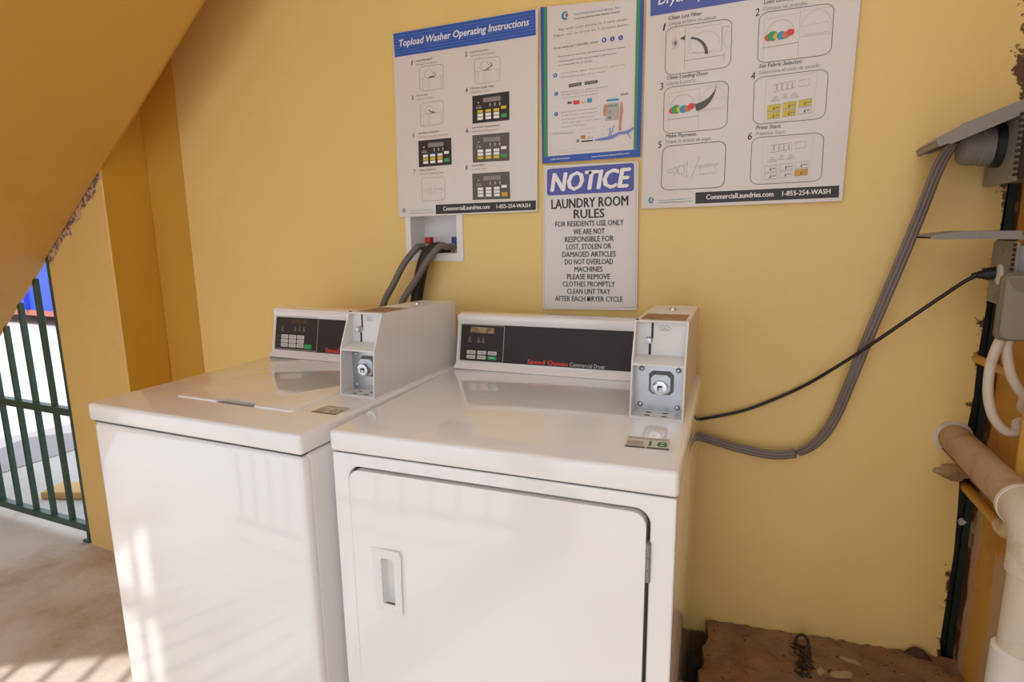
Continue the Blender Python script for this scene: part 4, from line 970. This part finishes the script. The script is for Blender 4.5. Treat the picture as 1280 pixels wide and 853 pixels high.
# ------------------------------------------------------------------ cords across the wall
def strap(name, pts, a, b, m, label, cat, ref, n=10):
    P_ = [Vector(p) for p in pts]; o = P_[-1]; bm = BM()
    prof = []
    for k in range(3):                         # three bonded round strands
        c = (k-1)*b*0.62
        prof.append((c, k))
    pr = []
    for k in range(40):
        t_ = 2*PI*k/40; x_ = b*math.cos(t_); pr.append((x_, a*math.copysign(abs(math.sin(t_))**0.5, math.sin(t_))*(0.82 + 0.18*math.cos(x_/b*3*PI))))
    pth = smooth_path([p-o for p in P_], n)
    sweep(bm, pth, 1, prof=pr, ref=ref)
    ob = new(name, bm, m); ob.location = o; return tag(ob, label, cat)
ncord = strap('power_cord', [(0.6073,-0.1100,1.4755), (0.5981,-0.1000,1.4644), (0.5840,-0.0850,1.4236), (0.5655,-0.0600,1.3294), (0.5423,-0.0500,1.2324), (0.5153,-0.0450,1.1306), (0.4883,-0.0400,1.0279), (0.4611,-0.0400,0.9214), (0.4390,-0.0300,0.8335), (0.4093,-0.0300,0.7701), (0.3697,-0.0260,0.7285), (0.3078,-0.0260,0.7086), (0.2280,-0.0260,0.7132), (0.1552,-0.0260,0.7263), (0.0843,-0.0260,0.7403), (0.0137,-0.0260,0.7480)], 0.0042, 0.0125, M_CORD, 'flat grey ribbed power cord hanging in a long bend from the upper outlet', 'cord', (1.0, 0.0, 0.45))
ends = [(0.6698,-0.1200,1.1990), (0.6501,-0.1150,1.1846), (0.6193,-0.1000,1.1527), (0.5671,-0.0850,1.1002), (0.5051,-0.0700,1.0381), (0.4360,-0.0450,0.9692), (0.3533,-0.0120,0.8940), (0.2412,-0.0120,0.8279), (0.1612,-0.0120,0.7963), (0.0856,-0.0120,0.7736), (0.0113,-0.0120,0.7505)]
bc = hose('power_cord', ends, 0.0042, M_RUBBER, 'thin black power cord running from the lower outlet to the dryer', 'cord')
o3 = Vector(ends[-1]); p0, p1 = Vector((0.7035,-0.1300,1.2053)), Vector((0.6698,-0.1200,1.1990))
d_ = (p1-p0); Lp = d_.length
bm = BM(); lathe(bm, p0-o3, d_, [(0.010, -0.004), (0.0135, 0.0), (0.0135, Lp*0.55), (0.010, Lp*0.8), (0.0085, Lp*0.82), (0.0085, Lp*0.95), (0.0065, Lp*1.0), (0.0065, Lp*1.1), (0.0048, Lp*1.3)], 18)
pl_ = new('plug', bm, M_RUBBER, bc)

# ------------------------------------------------------------------ outlet boxes on the right wall
def outlet(name, label, x0, x1, ya, yb, z0, z1):
    root = thing(name, label, 'outlet box', (x1, (ya+yb)/2, (z0+z1)/2)); o = Vector(root.location)
    def put(n_, bm, m, par=None):
        bmesh.ops.translate(bm, verts=bm.verts[:], vec=-o); return new(n_, bm, m, par or root)
    return root, put
# upper: big round plug under a broken open lid
X0 = 0.680
root, put = outlet('outlet_box', 'grey weatherproof outlet box with round plug and raised broken lid, upper right of wall', X0, 0.760, -0.20, -0.012, 1.386, 1.520)
bm = BM(); box(bm, X0+0.012, 0.760, -0.192, -0.016, 1.392, 1.514, 0.006); put('body', bm, M_GREY)
bm = BM(); MXF = frame((X0+0.012, 0, 0), (0, -1, 0), (0, 0, 1), (-1, 0, 0))
holed(bm, rrect(0.012, 0.20, 1.386, 1.522, 0.010, 5), [[(0.03, 1.402), (0.038, 1.402), (0.038, 1.418), (0.03, 1.418)], [(0.165, 1.40), (0.178, 1.40), (0.178, 1.41), (0.165, 1.41)], [(0.165, 1.492), (0.178, 1.492), (0.178, 1.503), (0.165, 1.503)]], MXF, 0.0, 0.006)
put('face_plate', bm, M_GREY)
bm = BM(); box(bm, X0+0.010, X0+0.0125, -0.19, -0.02, 1.396, 1.512); put('gasket', bm, M_DARK)
bm = BM(); lathe(bm, (X0+0.008, -0.098, 1.466), (-1, 0, 0), [(0.045, 0), (0.045, 0.016), (0.040, 0.018)], 28); r1 = put('receptacle', bm, M_RUBBER); r1['label'] = 'black round receptacle rim'
bm = BM(); lathe(bm, (X0-0.008, -0.098, 1.466), (-1, 0, 0), [(0.040, 0), (0.041, 0.020), (0.038, 0.024), (0.039, 0.030), (0.036, 0.052), (0.028, 0.058), (0.002, 0.060)], 28)
box(bm, X0-0.066, X0-0.010, -0.120, -0.076, 1.490, 1.516, 0.008)
put('plug', bm, mat('grey_plug', '#7d756f', rough=0.6))
# notched hinge strip on the near edge
bm = BM()
for k in range(11): box(bm, X0+0.002, X0+0.012, -0.207, -0.200, 1.396+0.0112*k, 1.4015+0.0112*k, 0.001, 1)
box(bm, X0+0.011, X0+0.020, -0.210, -0.198, 1.390, 1.518, 0.002)
hg = put('hinge_rack', bm, M_DARK); hg['label'] = 'dark notched edge'
# the lid, hinged at the top, drooping to the left; far end broken off
def lid_mesh(L, wd, dep, ang, hx, hz, ya, broken):
    """shallow open tray: roof, two long rims and the far end rim; hinged at (hx, hz), reaching to -x"""
    M = Matrix.Translation((hx, 0, hz)) @ Matrix.Rotation(-ang, 4, 'Y')
    t = BM(); T = 0.003
    roof = [(0, 0), (-L*0.62, 0.0), (-L*0.95, -0.006), (-L, -0.011), (-L, -0.011-T), (-L*0.95, -0.006-T), (-L*0.62, -T), (0, -T)]
    d1 = dep*(1.10 if broken else 1.0)
    rim = [(0, 0), (-L*0.62, 0.0), (-L*0.95, -0.006), (-L, -0.011), (-L, -dep*0.88), (-L*0.97, -dep*0.99), (-L*0.93, -dep*(0.93 if broken else 1.0)), (-L*0.90, -dep*(0.97 if broken else 1.0)), (-L*0.86, -d1), (0, -dep)]
    prism(t, roof, XZ, -ya, -ya+wd); prism(t, rim, XZ, -ya-0.0002, -ya+T); prism(t, rim, XZ, -ya+wd-T, -ya+wd+0.0002)
    prism(t, [(-L+T, -0.010), (-L+T, -dep*0.9), (-L, -dep*0.88), (-L, -0.011)], XZ, -ya, -ya+wd)
    bmesh.ops.transform(t, matrix=M, verts=t.verts[:]); return t
bm = BM(); merge(bm, lid_mesh(0.155, 0.186, 0.026, math.atan2(0.062, 0.150), X0+0.012, 1.541, -0.012, True)); lid_ = put('lid', bm, M_GREY); lid_['label'] = 'raised grey lid with broken end'
bm = BM(); cyl(bm, (X0+0.012, -0.198, 1.527), (X0+0.012, -0.014, 1.527), 0.006, 14); put('hinge', bm, M_GREY, lid_)
# lower: outlet with the black plug under an open flat lid
X0 = 0.694
root, put = outlet('outlet_box', 'grey outlet box with open flat lid and black plug, below the round plug box', X0, 0.760, -0.225, -0.085, 1.142, 1.272)
bm = BM(); box(bm, X0+0.010, 0.760, -0.218, -0.092, 1.150, 1.264, 0.006); put('body', bm, M_GREY)
bm = BM(); MXF = frame((X0+0.010, 0, 0), (0, -1, 0), (0, 0, 1), (-1, 0, 0))
holed(bm, rrect(0.088, 0.225, 1.142, 1.272, 0.012, 5), [[(0.150, 1.245), (0.158, 1.245), (0.158, 1.256), (0.150, 1.256)], [(0.140, 1.160), (0.149, 1.160), (0.149, 1.171), (0.140, 1.171)]], MXF, 0.0, 0.005)
put('face_plate', bm, M_GREY)
bm = BM(); lathe(bm, (X0+0.006, -0.150, 1.203), (-1, 0, 0), [(0.021, 0), (0.021, 0.003), (0.018, 0.004)], 24); rr_ = put('receptacle', bm, M_WHITE2); rr_['label'] = 'white round socket'
bm = BM()
for k in range(7): box(bm, X0+0.001, X0+0.008, -0.222, -0.214, 1.205+0.0095*k, 1.2105+0.0095*k, 0.001, 1)
put('hinge_rack', bm, M_DARK)
bm = BM(); merge(bm, lid_mesh(0.148, 0.130, 0.016, 0.0, X0+0.012, 1.292, -0.088, False)); lid_ = put('lid', bm, M_GREY)
bm = BM(); cyl(bm, (X0+0.012, -0.212, 1.279), (X0+0.012, -0.094, 1.279), 0.006, 14); put('hinge', bm, M_GREY, lid_)
# closed cover in front of them
root, put = outlet('junction_box', 'closed tan grey cover box at the right edge with two white conduits below', 0.70, 0.760, -0.30, -0.20, 1.085, 1.215)
bm = BM(); box(bm, 0.682, 0.760, -0.262, -0.215, 1.094, 1.206, 0.006); put('body', bm, mat('cover_rim', '#6f6250', rough=0.6))
MCF = frame((0, -0.262, 0), (1, 0, 0), (0, 0, 1), (0, -1, 0))
bm = BM(); prism(bm, rrect(0.668, 0.758, 1.084, 1.214, 0.014, 6), MCF, 0.0, 0.010, 0.003, 2); put('rim', bm, mat('cover_rim', '#6f6250'))
bm = BM(); prism(bm, rrect(0.673, 0.753, 1.089, 1.209, 0.011, 6), MCF, 0.008, 0.020, 0.006, 3); cv = put('cover', bm, M_GREYP)
bm = BM(); prism(bm, [(0.676, 1.205), (0.751, 1.205), (0.751, 1.174)] + [(0.735+0.058*math.cos(t_), 1.205-0.034*math.sin(t_)) for t_ in [1.4+0.19*k for k in range(9)]], MCF, 0.017, 0.0215, 0.001, 1)
put('finger_grip', bm, mat('cover_grip', '#776c60', rough=0.6), cv)

# ------------------------------------------------------------------ pipes on the right
hose('conduit', [(0.697, -0.24, 1.10), (0.6862,-0.2400,1.0722), (0.6799,-0.2350,1.0253), (0.6835,-0.2300,0.9680), (0.6964,-0.2300,0.9223), (0.7178,-0.2300,0.8944), (0.7417,-0.2250,0.8907), (0.745, -0.205, 0.905), (0.775, -0.19, 0.91)], 0.0092, M_CONDUIT, 'white flexible conduit looping low below the closed cover box', 'conduit', 'white conduits below the cover box')
hose('conduit', [(0.712, -0.235, 1.10), (0.7020,-0.2350,1.0691), (0.7127,-0.2300,1.0203), (0.7281,-0.2250,0.9877), (0.7450,-0.2200,0.9649), (0.752, -0.20, 0.935), (0.775, -0.185, 0.925)], 0.0092, M_CONDUIT, 'white flexible conduit curving right into the wall, beside the looping one', 'conduit', 'white conduits below the cover box')
# fat dusty drain pipe coming out of the wall, elbow and stack
root = thing('drain_pipe', 'fat dusty brown drain pipe coming out of the wall and turning down at right', 'pipe', (0.696, -0.41, 0.0)); o4 = Vector((0.696, -0.41, 0))
def put4(n_, bm, m, par=None):
    bmesh.ops.translate(bm, verts=bm.verts[:], vec=-o4); return new(n_, bm, m, par or root)
bm = BM(); sweep(bm, [(0.696, 0.055, 0.797), (0.696, -0.10, 0.804), (0.6960,-0.4403,0.8161)], 0.0335, 28); run = put4('pipe_run', bm, M_PIPE)
EX, EY, EZ = (0.6960,-0.4403,0.8161)
bm = BM(); sweep(bm, smooth_path([(0.696, EY+0.012, EZ), (0.696, EY-0.02, EZ+0.001), (0.696, EY-0.045, EZ-0.006), (0.696, EY-0.062, EZ-0.024), (0.696, EY-0.068, EZ-0.05), (0.696, EY-0.068, EZ-0.085)], 6), 0.0385, 28); put4('elbow', bm, M_CONDUIT)
bm = BM(); lathe(bm, (0.696, EY+0.002, EZ), (0, 1, 0), [(0.0345, 0), (0.040, 0.002), (0.040, 0.012), (0.0345, 0.014)], 28); put4('elbow_rim', bm, M_PVC)
bm = BM(); cyl(bm, (0.696, EY-0.068, 0.56), (0.696, EY-0.068, EZ-0.07), 0.0335, 28); put4('stack', bm, M_CONDUIT)
bm = BM(); lathe(bm, (0.696, EY-0.068, 0.50), (0, 0, 1), [(0.035, 0), (0.041, 0.004), (0.041, 0.085), (0.035, 0.09)], 28); put4('coupling', bm, M_PVC)
bm = BM(); cyl(bm, (0.696, EY-0.068, 0.0), (0.696, EY-0.068, 0.51), 0.0345, 28); put4('lower_stack', bm, M_PVC)
bm = BM(); sweep(bm, [(0.696-0.027, -0.03, 0.800-0.021), (0.696-0.027, -0.30, 0.812-0.021)], 0.002, 6); st = put4('stripe', bm, mat('red_print', '#a0533c', rough=0.7), run); st['label'] = 'faint red printed line'
bm = BM(); lathe(bm, (0.694, 0.0, 0.80), (0, -1, 0), [(0.041, -0.005), (0.041, 0.003), (0.0345, 0.006)], 28); put4('wall_collar', bm, M_CONDUIT, run)
# small yellow water pipe with cream elbow below it
root = thing('water_pipe', 'thin yellow water pipe with cream elbow under the fat drain pipe', 'pipe', (0.735, -0.30, 0.70)); o4 = Vector((0.735, -0.30, 0.70))
bm = BM(); cyl(bm, (0.735, 0.03, 0.672), (0.728, -0.272, 0.701), 0.0115, 18); put4('pipe_run', bm, M_YPIPE)
bm = BM(); sweep(bm, smooth_path([(0.7285, -0.250, 0.699), (0.728, -0.278, 0.7005), (0.729, -0.290, 0.706), (0.732, -0.296, 0.722), (0.734, -0.296, 0.742)], 6), 0.0155, 20); put4('elbow', bm, M_CREAM)
bm = BM(); cyl(bm, (0.734, -0.296, 0.735), (0.734, -0.296, 1.0), 0.0115, 18); put4('riser', bm, M_YPIPE)
# yellow stub above
bm = BM(); cyl(bm, (0, 0.05, 0), (0.004, -0.225, 0.012), 0.0095, 18); st = new('water_pipe', bm, M_YPIPE); st.location = (0.718, 0.02, 0.994); tag(st, 'thin yellow pipe poking out of the wall behind the white conduit loop', 'pipe')
# mortar lump under the fat pipe
def lump(name, label, cat, c, r, m, seed, group=None, sc=(1, 1, 1)):
    rnd = random.Random(seed); t = bmesh.new(); bmesh.ops.create_icosphere(t, subdivisions=3, radius=1.0)
    ph = [rnd.uniform(0, 6) for _ in range(6)]
    for v in t.verts:
        k = 1 + 0.16*math.sin(3*v.co.x+ph[0])*math.sin(4*v.co.y+ph[1]) + 0.12*math.sin(6*v.co.z+ph[2]) + 0.06*math.sin(11*v.co.x+9*v.co.z+ph[3])
        v.co = Vector((v.co.x*sc[0], v.co.y*sc[1], v.co.z*sc[2]))*k*r
    bm = BM(); merge(bm, t); o = new(name, bm, m); o.location = c; return tag(o, label, cat, group)
lump('mortar_patch', 'grey smear of mortar on the wall below the fat drain pipe', 'mortar', (0.705, -0.004, 0.712), 0.034, M_MORTAR, 3, None, (1.15, 0.5, 0.55))
lump('pebble', 'small white chip stuck on the green corner post', 'chip', (0.742, 0.03, 0.575), 0.011, mat('chip_white', '#cfc4b6', rough=0.8), 9, None, (0.9, 0.6, 0.8))

# dark mound added to deepen the shade between dryer and ledge
hy = [-0.72+0.0640*j for j in range(11)] + [-0.073, -0.012]
hx0 = lambda j: 0.154 + 0.0501*(-0.75-hy[j]) + 0.003 if j < 11 else 0.02
t = bmesh.new(); g = []
for i in range(13):
    g.append([t.verts.new((hx0(j) + (0.1585-hx0(j))*i/12, hy[j], 0.004 + 0.05*max(0, 1-abs(12-j)/12.0)**1.5*(0.8+0.2*math.sin(i*1.7+j)))) for j in range(13)])
for i in range(12):
    for j in range(12): t.faces.new((g[i][j], g[i+1][j], g[i+1][j+1], g[i][j+1]))
ex = bmesh.ops.extrude_face_region(t, geom=t.faces[:])
for v in ex['geom']:
    if isinstance(v, bmesh.types.BMVert): v.co.z = 0.0
bm = BM(); merge(bm, t); dp = new('shade_mound', bm, mat('gap_shade_brown', '#4a3a2b', rough=1.0, bump=0.8, bump_scale=50, spots=[('#2a2019', 20, 0.5, 0.65), ('#8a7658', 55, 0.68, 0.72)])); dp['kind'] = 'stuff'
tag(dp, 'dark mound added as shade on the floor between dryer and ledge', 'dirt')
# ------------------------------------------------------------------ bits on the rubble ledge
def flake(label, c, L, w, rot, seed, m):
    rnd = random.Random(seed); t = bmesh.new(); n = 14; top = []; bot = []
    for k in range(n):
        a = 2*PI*k/n; r = 1 + rnd.uniform(-.22, .22); x_, y_ = L*r*math.cos(a), w*r*math.sin(a); z_ = 0.006*math.sin(x_/L*2)*0.5 + 0.004
        top.append(t.verts.new((x_, y_, z_+0.0015))); bot.append(t.verts.new((x_, y_, z_)))
    t.faces.new(top); t.faces.new(bot[::-1])
    for k in range(n): t.faces.new((bot[k], bot[(k+1) % n], top[(k+1) % n], top[k]))
    bm = BM(); merge(bm, t); o = new('paint_flake', bm, m, None, False); o.location = (c[0], c[1], c[2]); o.rotation_euler = (0, 0, rot); return tag(o, label, 'flake', 'paint flakes on the ledge')
M_FLAKE = mat('pale_flake', '#a8926c', rough=0.8, spots=[('#8c7450', 40, 0.5, 0.7)])
for i_, (c, L, w, r, lb) in enumerate((
    ((0.5124,-0.1041), 0.022, 0.008, -0.5, 'long pale paint flake lying on the ledge right of the dead clump'),
    ((0.4887,-0.1648), 0.026, 0.014, 0.2, 'broad pale paint flake at the lower picture edge on the ledge'),
    ((0.4410,-0.1664), 0.008, 0.014, 0.1, 'small upright pale flake touching the dead clump'),
    ((0.4044,-0.0409), 0.012, 0.004, 0.2, 'thin tan flake against the wall behind the dead clump'))):
    flake(lb, (c[0], min(c[1], -0.022), 0.172 + 0.05*(c[0]-0.16)/0.6 + 0.004), L, w, r, 20+i_, M_FLAKE)
c = (0.4031,-0.1175)
root = thing('dead_clump', 'dark clump of dead leaves and twigs on the ledge by the wall', 'debris', (c[0], c[1], 0.190)); rnd = random.Random(5)
bm = BM()
for k in range(60):
    x_, y_ = rnd.gauss(0, 0.010), rnd.uniform(-0.075, 0.045); a = rnd.uniform(0, 6.3); l_ = rnd.uniform(0.005, 0.014); h_ = rnd.uniform(0.0, 0.016)
    t = bmesh.new(); w_ = l_*0.45
    vs = [t.verts.new((x_+dx*math.cos(a)-dy*math.sin(a), y_+dx*math.sin(a)+dy*math.cos(a), h_+dz)) for dx, dy, dz in ((-l_, 0, 0), (0, -w_, 0.003), (l_, 0, 0.001), (0, w_, 0.005), (0, 0, -0.002))]
    for f in ((0, 1, 3), (1, 2, 3), (0, 4, 1), (1, 4, 2), (2, 4, 3), (3, 4, 0)): t.faces.new([vs[i] for i in f])
    merge(bm, t)
lv = new('dead_leaves', bm, mat('dead_leaf', '#33251b', rough=0.8, spots=[('#59412c', 30, 0.55, 0.65)]), root, False); lv['kind'] = 'stuff'
bm = BM(); sweep(bm, smooth_path([(-0.012, 0.04, 0.006), (-0.014, 0.055, 0.022), (0.0, 0.062, 0.030), (0.012, 0.052, 0.026), (0.016, 0.02, 0.018), (0.014, -0.03, 0.012)], 6), 0.004, 8)
new('twig', bm, M_DARK, root)
lump('rubble_stone', 'rusty dark lump in the wall corner at the end of the ledge', 'stone', (0.672, -0.018, 0.212), 0.022, mat('rusty_stone', '#4e3220', rough=0.95, bump=0.6, bump_scale=60), 4, None, (1.3, 0.7, 0.7))
lump('leaf_scrap', 'dark scrap of dead leaf caught on the flaking right wall', 'debris', (0.7560,-0.2729,0.5239), 0.012, M_DARK, 6, None, (0.5, 1.1, 1.3))
lump('leaf_scrap', 'tan dead leaf on the dark floor between dryer and ledge', 'debris', (0.1296,0.0345) + (0.04,), 0.02, mat('tan_leaf', '#8a7450', rough=0.9), 8, None, (1.3, 0.8, 0.25))

# ------------------------------------------------------------------ gate at the left, under the stair
def gate(label, xr, xl, y, step, rails, base_z, name='metal_gate', topf=None, ztop=None, foot=True):
    root = thing(name, label, 'gate', (xr, y, 0)); o = Vector(root.location)
    def put(n_, bm, m):
        bmesh.ops.translate(bm, verts=bm.verts[:], vec=-o); return new(n_, bm, m, root, False)
    top = (lambda x: topf(x)) if topf else (lambda x: ztop)
    bm = BM(); box(bm, xr-0.016, xr+0.016, y-0.016, y+0.016, base_z, top(xr), 0.002, 1); put('stile', bm, M_GATE)
    for z in rails:
        bm = BM(); box(bm, xl, xr-0.016, y-0.016, y+0.016, z-0.016, z+0.016, 0.002, 1); put('rail', bm, M_GATE)
    x = xr - step
    while x > xl:
        bm = BM(); box(bm, x-0.0095, x+0.0095, y-0.0095, y+0.0095, base_z+0.012, max(top(x), base_z+0.05), 0.001, 1); put('bar', bm, M_GATE); x -= step
    if foot:
        bm = BM(); cyl(bm, (xr-0.03, y, 0.0), (xr-0.03, y, base_z), 0.009, 12); box(bm, xr-0.05, xr-0.01, y-0.02, y+0.02, 0.0, 0.012, 0.003, 1); put('foot', bm, M_GATE)
    return root
gate('green metal bar gate at the left under the stair', -2.352, -3.60, -0.222, 0.131, (0.068, 0.585), 0.052, topf=lambda x: max(0.1, soff(x)+0.03))
# the matching gate on the open side of the stair, whose shadow falls on floor and washer
gate('green metal bar gate under the outer edge of the stair', -0.516, -1.90, -1.995, 0.131, (2.37, 0.10), 0.05, topf=lambda x: soff(x)-0.01, foot=False)

# ------------------------------------------------------------------ outside, beyond the gate
bm = BM()
root = thing('dumpster', 'blue dumpster standing far off behind the green gate', 'dumpster', (-10.4, 4.3, -0.03)); 
dz = 0.03
t = bmesh.new()
fp = [(-1.7, -0.62), (1.35, -0.62), (1.35, 0.75), (-1.7, 0.75)]
lo = [t.verts.new((x*0.97, y*0.95, 0.22)) for x, y in fp]; hi = [t.verts.new((x, y, 1.22)) for x, y in fp]
t.faces.new(lo[::-1])
for i in range(4): t.faces.new((lo[i], lo[(i+1) % 4], hi[(i+1) % 4], hi[i]))
merge(bm, t)
M_DUMP = mat('dumpster_blue', '#3550c8', rough=0.5)
for k in range(4): box(bm, -1.3+0.75*k, -1.24+0.75*k, -0.66, -0.60, 0.25, 1.2)
box(bm, -1.74, 1.39, -0.67, -0.60, 1.16, 1.24)
new('body', bm, M_DUMP, root)
bm = BM(); t = bmesh.new()
q = [(-1.72, -0.66, 1.24), (1.37, -0.66, 1.24), (1.37, 0.77, 1.42), (-1.72, 0.77, 1.42)]
t.faces.new([t.verts.new(p) for p in q]); bmesh.ops.solidify(t, geom=t.faces[:], thickness=0.05); merge(bm, t)
new('lid', bm, mat('dumpster_lid', '#c9ccd8', rough=0.6), root)
bm = BM(); box(bm, -1.68, 1.33, -0.61, 0.7, 0.16, 0.24); sk = new('skid', bm, mat('dumpster_rust', '#b06a5a', rough=0.8), root)
bm = BM(); box(bm, 0.12, 0.34, -0.622, -0.60, 0.78, 1.08); pl = new('sign_plate', bm, mat('plate_white', '#eceae6', rough=0.5), root); pl['label'] = 'white plate'
for k, (x_, y_) in enumerate(((-1.4, -0.45), (1.1, -0.45), (-1.4, 0.5), (1.1, 0.5))):
    bm = BM(); cyl(bm, (x_-0.03, y_, 0.09), (x_+0.03, y_, 0.09), 0.09, 18); new('wheel', bm, M_RUBBER, root)
bm = BM(); box(bm, -2.3, -1.2, -0.10, 0.05, 0, 0.9) if False else None
bm = BM(); box(bm, -0.14, 0.6, -0.07, 0.07, 0.0, 0.04, 0.01)
o = new('curb_block', bm, mat('curb_yellow', '#c8a262', rough=0.7)); o.location = (-3.02, 0.10, -0.03); o.rotation_euler = (0, 0, 0.35); tag(o, 'yellow painted curb on the ground just beyond the gate', 'curb')
bm = BM(); prism(bm, [(-3.7197,-0.1200), (-3.7225,0.7967), (-4.2168,1.1256), (-4.4907,0.2196)], XY, -0.029, -0.024); struct(new('lilac_strip', bm, mat('lilac_ground', '#9a9294', rough=0.95), smooth=False))  # darker lilac strip laid flat on the ground
# low pale building far behind
bm = BM(); box(bm, -24, -9, 12, 20, -0.03, 4.5); struct(new('far_building', bm, mat('far_wall', '#c9c2bb', rough=0.9), smooth=False))
